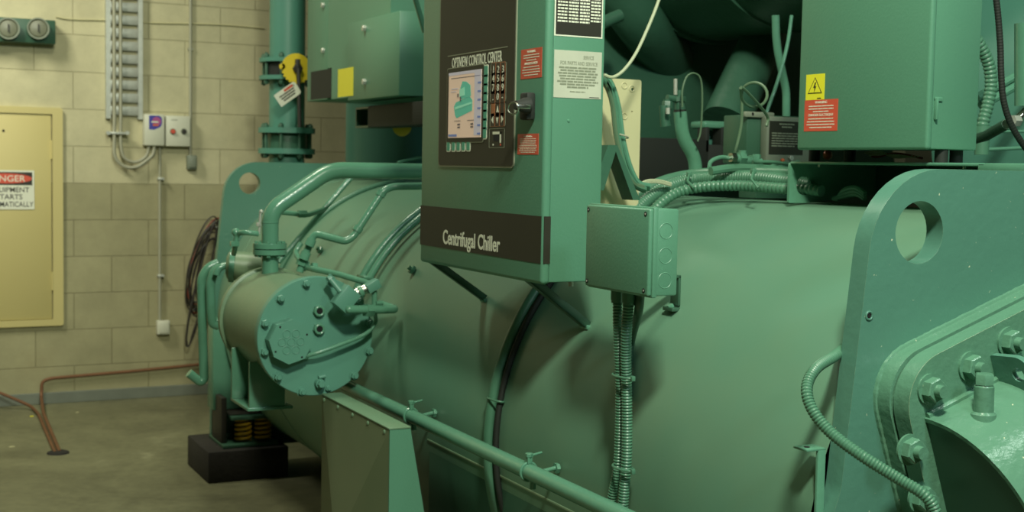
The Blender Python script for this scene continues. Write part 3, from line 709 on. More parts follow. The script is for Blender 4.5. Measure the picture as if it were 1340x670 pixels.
# diagonal lines behind
tag(MB().m('pipe').tube([P(366, 277.5, Y=4.25), P(388, 280, Y=4.25), P(404, 281, Y=4.25), P(424, 274, Y=4.3)], .0085, 10).hexn(P(390, 280, Y=4.25), VX, .014, .03).build('equalising_line', None), 'thin horizontal green line between the thick pipe and the vessel top', 'pipe')
tag(MB().m('pipe').tube([P(364, 343, Y=4.3), P(462, 229, Y=4.3)], .010, 10).build('diagonal_line', None), 'straight thin diagonal green line passing behind the thick pipe', 'pipe')
tag(MB().m('pipe').tube(bends([P(394, 318, Y=4.1), P(386, 330, Y=4.1), P(399, 352, Y=4.0)], .03), .0085, 10).build('small_line', None), 'short bent green line just right of the pipe flange', 'pipe')

# ================================================================== concrete pad and spring mount under the far foot
a = P(272, 633, Z=0); bz = .132
tag(MB().m('block').box((a.x, 5.31, 0), (1.63, 5.69, bz), .006).build('pad', None), 'rough black pad block on the floor under the spring mount', 'pad')
S = thing('spring_mount', (1.46, 5.45, bz), 'yellow coil spring mount standing on the black pad under the vessel', 'spring mount')
x0 = P(290, 575, Y=5.38).x
MB().m('darkg').box((x0, 5.35, bz), (1.60, 5.6, bz+.014), .002).build('base_plate', None, S)
x1 = P(302, 540, Y=5.38).x
MB().m('darkg').box((x1, 5.36, bz+.115), (x1+.22, 5.58, bz+.13), .002).build('top_plate', None, S)
for px in (318, 344):
    c = P(px, 558, Y=5.42); pts = [Vector((c.x+.032*math.cos(k*.5), 5.42+.032*math.sin(k*.5), bz+.016+k*.0016)) for k in range(61)]
    MB().m('spring').tube(pts, .0065, 8).build('coil_spring', None, S)
MB().m('black').box((x1-.035, 5.4, bz), (x1-.012, 5.56, .34), .003).build('side_stop', None, S)
MB().m('black').box((x1, 5.40, bz+.13), (x1+.2, 5.56, .268), .003).build('riser_block', None, S)

# ================================================================== sheet metal cabinet below the drum
XC1 = 1.2
a = P(510, 565, X=XC1); far = 3.585; zt = .668; yn = a.y
bR = P(555, 670, Y=yn)
t = thing('metal_cabinet', (1.26, 3.3, 0), 'dusty green sheet metal cabinet with a creased side below the drum', 'cabinet')
zl = bR.z; slope = (bR.x-P(537, 563, Y=yn).x)/(zt-zl)
xr = P(537, 563, Y=yn).x; xb = min(xr+slope*.30, 1.345)
m = MB().m('box').prism([(XC1, 0), (XC1, zt), (xr, zt), (xb, zt-.30), (xb, 0)], (0, yn, 0), VX, VZ, VY, far-yn); m.build('body', None, t, 'teal near end', smooth=0)
# cross broken side panel, a shallow four sided pyramid
m = MB().m('dusty'); yc, zc2 = (yn+far)/2, .30
v = [m.bm.verts.new(p) for p in ((XC1-.001, yn+.001, zt-.002), (XC1-.001, far, zt-.002), (XC1-.001, far, .01), (XC1-.001, yn+.001, .01))]; c = m.bm.verts.new((XC1-.05, yc, zc2))
for i in range(4): m.face([v[i], v[(i+1) % 4], c])
m.build('side_panel', None, t, 'dusty olive side panel', smooth=0)
MB().m('drum').box((XC1-.003, yn-.002, zt-.001), (xr+.001, far, zt+.003), .001).build('top_flange', None, t)
for k in range(5):
    q = Vector((XC1-.002, yn+.03+k*.12, zt-.012)); MB().m('drum').lathe(q, -VX, [(0, .006), (.002, .006), (.004, .003)], 12).build('screw', None, t)

# ================================================================== control panel
XPN = 1.30; pn = 2.439; pf = 3.11; zb = 1.088; ztp = 2.30; XB = 1.447
t = CPn = thing('control_panel', (XPN, (pn+pf)/2, zb), 'tall green control panel with a screen, keypad and a black lettered band', 'control panel')
m = MB().m('box').box((XPN+.018, pn+.006, zb+.004), (XB, pf-.004, ztp-.004), .004); m.build('enclosure', None, t)
m = MB().m('box').box((XPN, pn, zb), (XPN+.022, pf, ztp), .009, seg=3); m.build('door', None, t)
f = FX(XPN)
def pa(x, y, X=XPN): p = P(x, y, X=X); return -p.y, p.z
# black lettered band
a0, b0 = pa(549.5, 320); a1, b1 = pa(711, 284)
bt, bb = (pa(551, 268)[1]+b1)/2, (b0+pa(709, 345)[1])/2
m = MB().m('bezel').rect(f, -pf+.003, bb, -pn-.004, bt, .0008)
m.box((XPN+.004, pn-.0008, bb), (XPN+.02, pn+.001, bt))
Bd = m.build('black_band', None, t, 'black band wrapped round the door edge', smooth=0)
a0, b0 = pa(580, 318.5); a1, _ = pa(654.5, 329)
MB().m('white').text(f, 'Centrifugal Chiller', a0, b0, .034, off=.0009, wid=a1-a0, bold=.016).build('lettering', None, Bd, 'white lettering', smooth=0)
# control centre membrane with rounded bezel
x0, y0 = pa(578, 15); x1, y1 = pa(672.5, 220); x0 = (x0+pa(574.5, 217)[0])/2; x1 = (x1+pa(679, 0)[0])/2
yt = max(y0, 1.79); 
Bz = MB().m('greyink').prism(rrect(x0, y1, x1, 1.80, .012), f[0]-VX*0, f[1], f[2], f[3], .003)
Bz.m('bezel').prism(rrect(x0+.004, y1+.004, x1-.004, 1.80-.004, .010), f[0]-VX*.003, f[1], f[2], f[3], .0008); Bz = Bz.build('membrane_panel', None, t, 'black membrane panel', smooth=0)
fm = FX(XPN-.0038)
a0, b0 = pa(593.5, 89); a1, b1 = pa(659, 76)
m = MB().m('white').text(fm, 'OPTIVIEW CONTROL CENTER', a0, (b0+b1)/2-.004, .024, off=.0003, wid=a1-a0, bold=.006)
q0 = pa(588, 74); q1 = pa(666, 60); m.m('greyink').rect(fm, q0[0], q0[1]-.001, q1[0], q0[1]+.0012, .0005)
m.build('lettering', None, Bz, 'white lettering', smooth=0)
# display
sa0, sb1 = pa(590.8, 96); sa1, sb0 = pa(631.5, 179.7); sa0 = (sa0+pa(589, 179.5)[0])/2; sa1 = (sa1+pa(634, 90)[0])/2
m = MB().m('greyink').prism(rrect(sa0-.014, sb0-.012, sa1+.012, sb1+.012, .008), fm[0], f[1], f[2], f[3], .0012).m('bezel').prism(rrect(sa0-.012, sb0-.010, sa1+.010, sb1+.010, .007), fm[0]-VX*.0012, f[1], f[2], f[3], .0004)
m.build('display_frame', None, Bz, smooth=0)
fsn = FX(XPN-.0054); w, h = sa1-sa0, sb1-sb0
def S_(x, y): return sa0+w*x, sb0+h*y
def sr(m, x0, y0, x1, y1, off=.0008, tt=.0003):
    a, b = S_(x0, y0); c, d = S_(x1, y1); return m.rect(fsn, a, b, c, d, tt, off)
m = MB().m('scr_pink').rect(fsn, sa0, sb0, sa1, sb1, .0008)
m.m('scr_lav'); sr(m, 0, .955, 1, 1); sr(m, .80, .03, 1, .955)
m.m('scr_dark'); sr(m, .08, .905, .95, .915)
def sp(m, pts, off): return m.prism([S_(*p) for p in pts], fsn[0]+fsn[3]*off, f[1], f[2], f[3], .0003)
m.m('scr_teal'); sp(m, [(.22, .34), (.27, .30), (.74, .40), (.74, .56), (.66, .62), (.24, .54), (.18, .48)], .0009)
m.m('scr_teal2'); sp(m, [(.22, .43), (.72, .50), (.72, .53), (.22, .47)], .0014)
m.m('scr_teal'); sp(m, [(.40, .58), (.38, .76), (.44, .85), (.56, .84), (.68, .78), (.70, .62)], .0012)
m.m('scr_teal2'); sp(m, [(.36, .62), (.36, .73), (.50, .76), (.52, .64)], .0017)
m.m('scr_dark'); sp(m, [(.29, .62), (.29, .67), (.33, .67), (.33, .62)], .0018); sp(m, [(.38, .55), (.38, .62), (.41, .62), (.41, .55)], .0022)
m.m('scr_blue')
for i in range(7): sr(m, .90, .04+.125*i, 1, .068+.125*i, .0012)
sr(m, .02, .02, .28, .055, .0012)
m.m('scr_dark')
for xx in (.2, .6):
    sr(m, xx, .255, xx+.2, .262, .0012); sr(m, xx+.1, .19, xx+.18, .215, .0012); sr(m, xx+.1, .15, xx+.18, .17, .0012)
m.m('scr_lav'); sr(m, .1, .74, .3, .755, .0012); sr(m, .08, .70, .25, .71, .0012)
m.build('screen', None, Bz, 'lit pink screen with a teal machine picture', smooth=0)
# soft keys
for i in range(8):
    a, b = pa(638.2-.3*i, 93.5+11.45*i)
    k_ = MB().m('white').prism(rrect(a-.0125, b-.0155, a+.0125, b+.0155, .004, 3), fm[0], f[1], f[2], f[3], .0008).m('keyg').prism(rrect(a-.0095, b-.0125, a+.0095, b+.0125, .003, 3), fm[0]-VX*.0008, f[1], f[2], f[3], .0005)
    k_.build('soft_key', None, Bz, smooth=0)
for i in range(5):
    a, b = pa(589+6.5*i, 190-.2*i)
    MB().m('white').prism(rrect(a-.0115, b-.0165, a+.0115, b+.0165, .004, 3), fm[0], f[1], f[2], f[3], .0008).m('keyg').prism(rrect(a-.0085, b-.0135, a+.0085, b+.0135, .003, 3), fm[0]-VX*.0008, f[1], f[2], f[3], .0005).build('soft_key', None, Bz, smooth=0)
def outline(m, px0, py0, px1, py1):
    a, b = pa(px0, py0); c, d = pa(px1, py1); w_ = .0012
    for q in ((a, b, c, b-w_), (a, d, c, d+w_), (a, b, a+w_, d), (c-w_, b, c, d)): m.rect(fm, *q, .0005, 0)
m = MB().m('greyink'); outline(m, 644.3, 84, 664, 132); outline(m, 643.5, 137, 663.3, 165); outline(m, 642.3, 168.5, 662, 193.5); m.build('keypad_border', None, Bz, smooth=0)
rows = ['123', '456', '789', '.0-']
def key(px, py, txt, mt='keyd', tri=None):
    a, b = pa(px, py); m = MB().m('key').rect(fm, a-.0100, b-.0160, a+.0100, b+.0160, .0006).m(mt).rect(fm, a-.0084, b-.0144, a+.0084, b+.0144, .0004, .0006)
    if txt: m.m('white').text(fm, txt, a, b-.008, .016, bold=0, off=.001, al='CENTER')
    if tri is not None:
        m.m('white').prism([(a+.007*math.cos(tri+k*2*PI/3), b+.009*math.sin(tri+k*2*PI/3)) for k in range(3)], fm[0]-VX*.001, f[1], f[2], f[3], .0005)
    m.build('key', None, Bz, smooth=0)
for r in range(4):
    for c in range(3): key(648.3+6.2*c-.25*r, 91+11.9*r-.35*c, rows[r][c])
for c, (tx, tr, mt) in enumerate(((None, None, 'key'), (None, PI/2, 'keyd'), (None, None, 'keyd'))): key(647.3+6.2*c, 144.5-.4*c, tx, mt, tr)
for c, tr in enumerate((PI, -PI/2, 0)): key(647+6.2*c, 156.8-.3*c, None, 'keyd', tr)
a, b = pa(647, 172.5); c, d = pa(657.5, 187)
m = MB().m('white').rect(fm, a, b, c, b-.006, .0008).rect(fm, c-.006, b, c, d, .0008).m('hole').rect(fm, a+.004, b-.008, c-.008, d+.004, .0006); m.m('white').rect(fm, a, d-.006, a+.005, d-.002, .0006).m('red').rect(fm, c-.004, d-.006, c, d-.002, .0006)
m.build('start_key', None, Bz, smooth=0)
# latch with key ring
a0, b1 = pa(691.5, 122); a1, b0 = pa(701, 157)
L_ = thing_l = MB().m('rubber').box((XPN-.022, -a1, b0), (XPN, -a0, b1), .005); L_ = L_.build('latch', None, t, 'black latch handle')
q = P(687.5, 138.5, X=XPN-.02); MB().m('rubber').lathe(P(692, 138.5, X=XPN-.018), -VX, [(0, .018), (.012, .017), (.024, .011), (.032, .010)], 24).build('knob', None, L_)
q = P(683, 139.5, X=XPN-.058); MB().m('chrome').box(q-Vector((.012, .0012, .004)), q+Vector((.020, .0012, .004)), .001).build('key', None, L_)
q = P(671.5, 141.5, X=XPN-.06); MB().m('chrome').torus(q, Vector((-.8, -.6, 0)), .0125, .002, 28, 8).build('key_ring', None, L_)
# red warning labels
def redlabel(fr, a0, b0, a1, b1, nm, parent, heads):
    m = MB().m('red').rect(fr, a0, b0, a1, b1, .0006); w = a1-a0; h = b1-b0
    for tx, yy, ww in heads: m.m('white').text(fr, tx, (a0+a1)/2, b0+h*yy, h*.075, al='CENTER', wid=w*ww, off=.0007)
    ys = [q[1] for q in heads]+[0.02]; hi = [.84] if len(heads) == 1 else None
    m.m('white')
    for i, (tx, yy, ww) in enumerate(heads):
        lo = ys[i+1]+.1 if i+1 < len(heads) else .07
        m.lines(fr, a0+w*.07, a1-w*.07, b0+h*(yy-.04), b0+h*lo, max(2, int((yy-lo)/.085)), h*.03, seed=i+3)
    return m.build(nm, None, parent, smooth=0)
a0, b1 = pa(682.3, 65.5); a1, b0 = pa(708.8, 101); redlabel(f, a0, b0, a1, b1, 'warning_label', t, [('WARNING', .87, .4), ('DANGER ELECTRIQUE', .47, .62)])
a0, b1 = pa(677.7, 175.5); a1, b0 = pa(704.5, 202.3); redlabel(f, a0, b0, a1, b1, 'warning_label', t, [('WARNING', .84, .4)])
# black data table and bright plate on the near side
fy = FY(pn+.006)
def pb(x, y, Y=pn+.006): p = P(x, y, Y=Y); return p.x, p.z
x0 = pb(722, 46)[0]; x1 = pb(788, 51)[0]; z0 = pb(755, 48.5)[1]; z1 = 1.83
x0 = max(x0, XPN+.024)
m = MB().m('white').rect(fy, x0-.002, z0, x1, z1, .0008).m('black').rect(fy, x0+.001, z0+.003, x1-.003, z1-.003, .0004, .0008)
zt0 = pb(755, 30)[1]; n_ = 26; rd = random.Random(2)
for c in range(4):
    cw = (x1-x0-.008)/4; xa = x0+.005+cw*c
    for r in range(n_):
        z = zt0+(z1-.01-zt0)*r/n_+(.004 if c == 3 else 0)
        m.m('white'); xx = xa
        while xx < xa+cw*.86:
            l = rd.uniform(.004, .009); m.rect(fy, xx, z, min(xx+l, xa+cw*.88), z+.0036, .0003, .0012); xx += l+.0014
m.build('data_table', None, t, 'black data table with white print', smooth=0)
x0, z1 = pb(721, 64.5); x1, z0 = pb(786, 130); x0 = max(x0, XPN+.023); z0 = (z0+pb(719, 127)[1])/2
m = MB().m('alu').rect(fy, x0, z0, x1, z1, .0010); m.m('greyink')
f3 = FY(pn+.005); w = x1-x0; h = z1-z0
m.text(f3, 'SERVICE', x0+w*.72, z1-h*.17, .0075, al='CENTER', wid=w*.22, off=.0001); m.text(f3, 'FOR PARTS AND SERVICE', x0+w*.52, z1-h*.30, .0075, al='CENTER', wid=w*.78, off=.0001)
m.lines(f3, x0+w*.06, x1-w*.06, z1-h*.33, z0+h*.20, 8, .0035, off=.0001, seed=9).lines(f3, x0+w*.2, x1-w*.2, z0+h*.15, z0+h*.12, 1, .002, off=.0001); m.m('black').rect(f3, x1-w*.25, z0+h*.02, x1-w*.04, z0+h*.035, .0003)
m.build('metal_plate', None, t, 'bright printed metal plate', smooth=0)
q = P(744, 158, Y=pn+.006); MB().m('box').lathe(q, -VY, [(0, .0035), (.0015, .003), (.002, .001)], 12).build('screw', None, t)
# struts down to the vessel
for (x, y), (x2, y2), w_ in (((567, 348), (632, 393), .0095), ((690, 372), (765, 428), .0125)):
    b = P(x2, y2, S=.002); a = Vector((XPN+.02, b.y-.01, zb+.002)); d = (b-a).normalized(); sd = VY; nn = d.cross(sd)
    mw = Matrix((( *d, 0), (*sd, 0), (*nn, 0), (0, 0, 0, 1))).transposed(); mw.translation = a
    m = MB().m('darkg').box((0, -w_, -.002), ((b-a).length, w_, .002), .0005, mw).box((0, -w_, -.002), ((b-a).length, -w_+.003, .016), .0005, mw)
    m.m('pipe').box(b-Vector((.004, w_*1.4, .004)), b+Vector((.012, w_*1.4, .006)), .002); m.build('strut', None, t)
m = MB().m('galv'); q = P(747, 371, Y=pn+.04); m.cyl(q+VZ*.01, q-VZ*.006, .006, seg=12).build('drain_plug', None, t)

# ================================================================== junction box
XJ = 1.30; jy0, jy1 = 2.018, 2.258; jz0, jz1 = 1.101, 1.269; XJ2 = 1.366
J = thing('junction_box', (XJ, (jy0+jy1)/2, jz0), 'small square green junction box mounted below and right of the control panel', 'junction box')
MB().m('box').box((XJ+.016, jy0+.005, jz0+.003), (XJ2, jy1-.005, jz1-.003), .004).build('body', None, J)
MB().m('box').box((XJ+.008, jy0+.001, jz0), (XJ+.019, jy1-.001, jz1), .003).build('lid_rim', None, J)
MB().m('box').box((XJ, jy0+.004, jz0+.003), (XJ+.01, jy1-.004, jz1-.003), .004, seg=3).build('lid', None, J)
for y in (jy0+.017, jy1-.013):
    for z in (jz0+.013, jz1-.013): MB().m('hole').cyl((XJ+.003, y, z), (XJ-.0006, y, z), .0045, seg=16).m('galv').cyl((XJ, y, z), (XJ-.001, y, z+.0001), .002, seg=8).build('lid_screw', None, J)
for k in range(3): MB().m('box').torus((XJ+.038, jy0+.0052, jz0+.032+.046*k), VY, .0145, .0009, 28, 5).build('knockout', None, J)
MB().m('box').box((XJ2-.001, jy0+.02, jz0+.09), (XJ2+.005, jy0+.05, jz0+.13), .002).build('side_lug', None, J)
b = P(880, 398, S=.002); m = MB().m('darkg').box((XJ2-.02, b.y-.03, jz0+.012), (b.x, b.y, jz0+.018), .001).box((b.x-.006, b.y-.03, b.z), (b.x, b.y, jz0+.016), .001)
m.box((b.x-.022, b.y-.032, b.z-.012), (b.x+.012, b.y+.004, b.z-.004), .001).m('pipe').hexn((b.x-.012, b.y-.014, b.z-.006), (-.5, 0, .8), .007, .008)
m.build('mounting_bracket', None, J)
# two ribbed conduits dropping from the junction box
ZB = jz0
for i, (pl, lab) in enumerate((([(808, 386, 1.335), (808, 420, 1.338), (809, 455, 1.345), (811, 495, 1.355), (811, 540, 1.362), (810, 575, 1.364), (808, 612, 1.364), (801, 650, 1.364), (796, 690, 1.366)], 'left ribbed conduit hanging from the junction box down the vessel'),
                               ([(823, 388, 1.335), (820, 430, 1.34), (819, 470, 1.35), (820, 510, 1.36), (820.5, 560, 1.364), (820, 600, 1.364), (817, 640, 1.364), (813, 690, 1.366)], 'right ribbed conduit hanging from the junction box down the vessel'))):
    pts = [P(x, y, X=X) for x, y, X in pl]; pts[0].z = ZB-.004
    t = thing('ribbed_conduit', tuple(pts[0]), lab, 'conduit', 'conduits below the junction box')
    MB().m('hose').hose(spline(pts, 8), .0098 if i == 0 else .0112, .0062, .002, 16).build('hose', None, t)
    MB().m('hose').cyl((pts[0].x, pts[0].y, ZB), (pts[0].x, pts[0].y, ZB-.02), .0135, seg=8).cyl((pts[0].x, pts[0].y, ZB-.02), (pts[0].x, pts[0].y, ZB-.026), .012, seg=18).build('gland', None, t)
pts = [P(838, 384, X=1.35), P(835, 410, X=1.362), P(826, 445, S=.012), P(822, 480, S=.012), P(822, 520, S=.006)]; pts[0].z = ZB
tag(MB().m('darkg').tube(spline(pts, 6), .009, 12).build('rear_conduit', None), 'dark smooth conduit curving down behind the two ribbed ones', 'conduit')
for py, pxl, pxr in ((492, 801, 825), (612, 799, 823)):
    c = P(815.5, py, X=1.36 if py > 500 else 1.353); hw = .5*(pxr-pxl)*m_per_px(c)*1.75
    pts = [c+VY*(hw*math.cos(2*PI*k/28))+VX*(.0155*math.sin(2*PI*k/28)) for k in range(28)]
    tag(MB().m('hose').tube(pts, .0026, 8, closed=True).box(c-VY*hw-Vector((.004, .008, .005)), c-VY*hw+Vector((.004, .002, .005)), .001).build('cable_tie', None), 'upper cable tie round the ribbed conduits' if py < 500 else 'lower cable tie round the ribbed conduits', 'cable tie', 'ties round the ribbed conduits')

# ================================================================== hoses laid over the vessel top
def topa(px, py, off): return P(px, py, S=off)
XT = 1.93
hs = [('coarse', [(850, 282, 1.72), (868, 263, 1.77), (892, 250, 1.82), (925, 244, 1.86), (970, 243, 1.90), (1030, 247, 1.93), (1053, 247, 1.94), (1075, 250, 1.95)], .0135, 'thick ribbed hose lying on the vessel top, lowest of the hoses', 1),
      ('smooth', [(796, 284, 1.68), (820, 264, 1.74), (845, 248, 1.79), (872, 236, 1.85), (905, 229, 1.92), (950, 226, 1.96), (1010, 226, 2.0), (1060, 228, 2.03)], .0145, 'smooth green hose over the vessel top, highest of the three', 0),
      ('fine', [(826, 284, 1.72), (844, 264, 1.76), (868, 247, 1.81), (900, 236.5, 1.87), (940, 233, 1.91), (990, 232, 1.96), (1030, 237, 2.0), (1060, 243, 2.02)], .0175, 'finely ribbed hose between the smooth and the coarsely ribbed hose on the vessel top', 2)]
for nm, pl, r, lab, kd in hs:
    pp = spline([P(q[0], q[1], X=q[2]) for q in pl], 8)
    m = MB().m('hose')
    if kd == 1: m.hose(pp, r, .012, .0025, 16)
    elif kd == 2: m.hose(pp, r, .0065, .0010, 18)
    else: m.tube(pp, r, 18)
    tag(m.build('top_hose', None), lab, 'hose', 'hoses on the vessel top')
for px, py, l in ((904, 238, 10), (988, 236, 12)):
    a = P(px-2, py-l, X=1.85); b = P(px+4, py+l-2, X=1.83)
    tag(MB().m('hose').tube([a, (a+b)/2-VX*.012, b], .0035, 6).box(a-Vector((.006,)*3), a+Vector((.006,)*3), .002).build('cable_tie', None), 'cable tie on the top hoses, ' + ('nearer the thick bent pipe' if px < 950 else 'nearer the grey label box'), 'cable tie')
# tangle of small valves and tubes on the vessel top
Yt = 2.75
pts = [P(928, 222, Y=Yt), P(930, 212, Y=Yt), P(942, 206, Y=Yt), P(955, 208, Y=Yt), P(960, 218, Y=Yt)]
tag(MB().m('pipe').tube(spline(pts, 6), .0055, 10).build('looped_tube', None), 'small pale loop of tube left of the valve manifold on the vessel top', 'tube')
t = thing('manifold', tuple(P(985, 215, Y=Yt)), 'small horizontal valve manifold among the tubes on the vessel top', 'manifold')
MB().m('pipe').cyl(P(955, 206, Y=Yt), P(995, 213, Y=Yt), .012, seg=16).hexn(P(966, 207, Y=Yt), VX, .017, .02).hexn(P(982, 210, Y=Yt), VX, .016, .02).build('manifold_body', None, t)
for px, py in ((972, 207), (990, 212)): q = P(px, py, Y=Yt); MB().m('pipe').cyl(q-VZ*.03, q+VZ*.012, .009, seg=12).hexn(q+VZ*.01, VZ, .011, .01).build('manifold_valve', None, t)
MB().m('chrome').hexn(P(956, 206, Y=Yt-.01), VX, .013, .016).build('union_nut', None, t)
rd = random.Random(11)
for i, (pl, r, lab) in enumerate((
    ([(930, 224), (960, 220), (1000, 221), (1035, 224)], .011, 'straight smooth tube behind the top hoses'),
    ([(985, 212), (1010, 212), (1030, 215), (1045, 220)], .0045, 'thin tube from the manifold to the rail'),
    ([(1000, 226), (1012, 216), (1030, 214), (1036, 226), (1020, 236)], .004, 'thin curled tube near the rail'),
    ([(975, 232), (1000, 226), (1020, 232), (1040, 244)], .0045, 'thin tube sagging over the hoses near the rail'),
    ([(1005, 238), (1018, 228), (1040, 222)], .008, 'short stout tube near the rail'),
    ([(1010, 222), (1028, 218), (1045, 214)], .010, 'short thick tube just below the grey label box'))):
    tag(MB().m('hose').tube(spline([P(x, y, Y=2.62+.03*i) for x, y in pl], 5), r, 10).build('small_tube', None), lab, 'tube', 'small tubes on the vessel top')
# thick bent pipe rising from the vessel top, with cap fittings
YB = 2.95
t = thing('relief_pipe', tuple(P(910, 222, Y=YB)), 'thick pale green bent pipe rising from the vessel top', 'pipe')
pts = bends([P(911, 232, Y=YB), P(909, 205, Y=YB), P(893, 180, Y=YB), P(890, 146, Y=YB)], .06)
MB().m('pipe').tube(pts, .0185, 20).build('bent_pipe', None, t)
m = MB().m('rubber').cyl(P(890, 147, Y=YB), P(890, 143.5, Y=YB), .017, seg=18).m('comp').cyl(P(890, 144, Y=YB), P(889, 128, Y=YB), .015, .012, seg=18).cyl(P(889, 128, Y=YB), P(889, 118, Y=YB), .008, seg=12); m.hexn(P(889, 133, Y=YB), VZ, .018, .014); m.build('pipe_cap', None, t)
t = thing('safety_valve', tuple(P(875, 150, Y=YB)), 'small dark safety valve with bright fittings left of the thick bent pipe', 'valve')
MB().m('comp').cyl(P(873, 130, Y=YB), P(873, 152, Y=YB), .010, seg=14).cyl(P(873, 128, Y=YB), P(890, 131, Y=YB), .009, seg=12).hexn(P(873, 142, Y=YB), VZ, .014, .02).build('valve_body', None, t)
MB().m('galv').cyl(P(884, 124, Y=YB), P(884, 103, Y=YB), .0052, seg=12).cyl(P(874, 141, Y=YB-.03), P(874, 149, Y=YB-.03), .006, seg=12).build('bright_stem', None, t, 'bright metal stem')
MB().m('comp').cyl(P(868, 138, Y=YB), P(871, 165, Y=YB), .012, .014, seg=14).build('cap', None, t)
# capillary tubes
def cap(pl, r, lab, Y=2.9, mt='capill'): tag(MB().m(mt).tube(spline([P(x, y, Y=Y) for x, y in pl], 6), r, 8).build('capillary_tube', None), lab, 'tube')
cap([(893, 140), (893, 118), (899, 100), (909, 96), (917, 104), (919, 130), (917, 170), (913, 185)], .0026, 'thin arched tube over the thick bent pipe')
lp = [(991, 160), (989, 140), (1003, 148)]
pts = [P(962, 200, Y=2.6), P(970, 165, Y=2.6), P(971, 135, Y=2.6)]+[P(987+17*math.cos(a_), 124-16*math.sin(a_), Y=2.6-.012*k) for k, a_ in enumerate([PI*1.05-.5*j for j in range(15)])]+[P(1003, 150, Y=2.5), P(1003, 165, Y=2.5)]
tag(MB().m('capill').tube(spline(pts, 5), .0036, 8).build('capillary_tube', None), 'thin tube coiled in one round loop left of the grey label box', 'tube')
cap([(1036, 20), (1030, 60), (1018, 105), (1004, 145), (994, 175), (990, 212)], .0055, 'straight thin line slanting from the motor down to the manifold', 3.15, 'pipe')
tag(MB().m('pipe').tube(bends([P(1015, 20, Y=3.4), P(1016, 60, Y=3.4), P(1026, 105, Y=3.4), P(1029, 120, Y=3.4), P(1029, 175, Y=3.4)], .05), .013, 12).build('small_pipe', None), 'pale green pipe bending down behind the grey label box', 'pipe')
# grey label box
YG = 2.9
a = P(1004, 152, Y=YG); b = P(1052, 216, Y=YG); a2 = P(978, 145, Y=YG+.12)
t = thing('label_box', (a.x, YG, b.z), 'grey box with a black instruction label beside the power cabinet', 'box')
MB().m('greybox').box((a.x, YG, b.z), (b.x+.05, YG+.03, a.z), .006).build('front_cover', None, t)
MB().m('darkg').box((a.x-.045, YG+.03, b.z), (b.x+.03, YG+.14, a.z+.004), .004).build('case', None, t)
MB().m('greybox').box((P(981, 147, Y=YG).x, YG+.02, a.z-.004), (P(1020, 147, Y=YG).x, YG+.034, a.z+.012), .004).m('hole').cyl(P(985, 149, Y=YG+.02), P(985, 149, Y=YG+.0185), .004, seg=12).build('mounting_ear', None, t)
f5 = FY(YG-.0005); q0 = P(1007, 158, Y=YG); q1 = P(1050, 203, Y=YG)
m = MB().m('bezel').rect(f5, q0.x, q1.z, q1.x, q0.z, .0006); m.m('greyink'); cx = (q0.x+q1.x)/2
f6 = FY(YG-.0011)
m.lines(f6, cx-.03, cx+.03, q0.z-.004, q0.z-.02, 2, .004, seed=3); m.lines(f6, q0.x+.008, q1.x-.008, q0.z-.03, q1.z+.02, 6, .0035, seed=6, al='L'); m.build('label', None, t, 'black printed label', smooth=0)
MB().m('orange').ball(P(1024, 210, Y=YG-.01), .006).m('galv').hexn(P(1034, 207, Y=YG), -VY, .008, .008).build('terminal', None, t)
MB().m('darkg').box((a.x, YG+.04, 1.262), (a.x+.14, YG+.12, b.z+.002), .003).build('stand_off', None, t)

# beige back board with the wire bundle
YBk = 2.75
a = P(790, 102, Y=YBk); b = P(836, 240, Y=YBk)
m = MB().m('cream').prism(rrect(a.x-.06, b.z-.12, b.x, a.z, .006, 3), (0, YBk, 0), VX, VZ, VY, .006, [circ(P(828, 117, Y=YBk).x, P(828, 117, Y=YBk).z, .0045, 14), circ(P(827, 146, Y=YBk).x, P(827, 146, Y=YBk).z, .0022, 10)])
t = thing('back_board', (b.x, YBk, b.z-.12), 'beige metal board with dimples standing behind the control panel', 'board')
m.build('board', None, t)
for px, py in ((817, 112), (817, 152), (827, 116)): q = P(px, py, Y=YBk); MB().m('cream').torus(q-VY*.0002, VY, .0075, .0016, 20, 6).build('dimple', None, t)
a = P(784, 238, Y=2.62); b = P(808, 190, Y=2.62); c = P(838, 262, Y=2.62)
tag(MB().m('comp').prism([(a.x-.02, a.z-.02), (P(796, 190, Y=2.62).x, b.z), (b.x, b.z), (c.x, c.z), (c.x-.02, c.z), (b.x-.004, b.z-.015), (P(790, 250, Y=2.62).x, a.z-.02)], (0, 2.62, 0), VX, VZ, VY, .05).build('gusset_bracket', None), 'dark green triangular bracket behind the lower edge of the control panel', 'bracket')
for i in range(14):
    o_ = (i % 4)*2.6-4; k = (i//4)*2.2; mt = ('capill', 'hose', 'darkg', 'pipe')[i % 4]
    pl = [(790+o_*.4, 98+k), (799+o_*.7, 112+k), (806+o_, 140), (811+o_*1.1, 180), (820+o_, 215+k), (832+o_*.8, 238+k*.6), (846+o_, 243+k)]
    tag(MB().m(mt).tube(spline([P(x, y, Y=2.66-.006*(i % 5)) for x, y in pl], 5), .006, 7).build('wire', None), 'green painted wire in the bundle spilling from behind the control panel', 'wire', 'wires in the bundle behind the control panel')
q = P(814, 178, Y=2.64); tag(MB().m('cond').torus(q, Vector((.3, 0, 1)), .015, .002, 20, 6).build('cable_tie', None), 'pale tie round the wire bundle behind the control panel', 'cable tie')
for i in range(3):
    tag(MB().m('wirew').tube(spline([P(x, y+i*1.5, Y=2.72) for x, y in ((838, 240), (848, 236), (862, 236), (878, 240))], 5), .003, 6).build('pale_wire', None), 'pale wire end lying on the hoses at the foot of the wire bundle', 'wire', 'pale wire ends on the hoses')
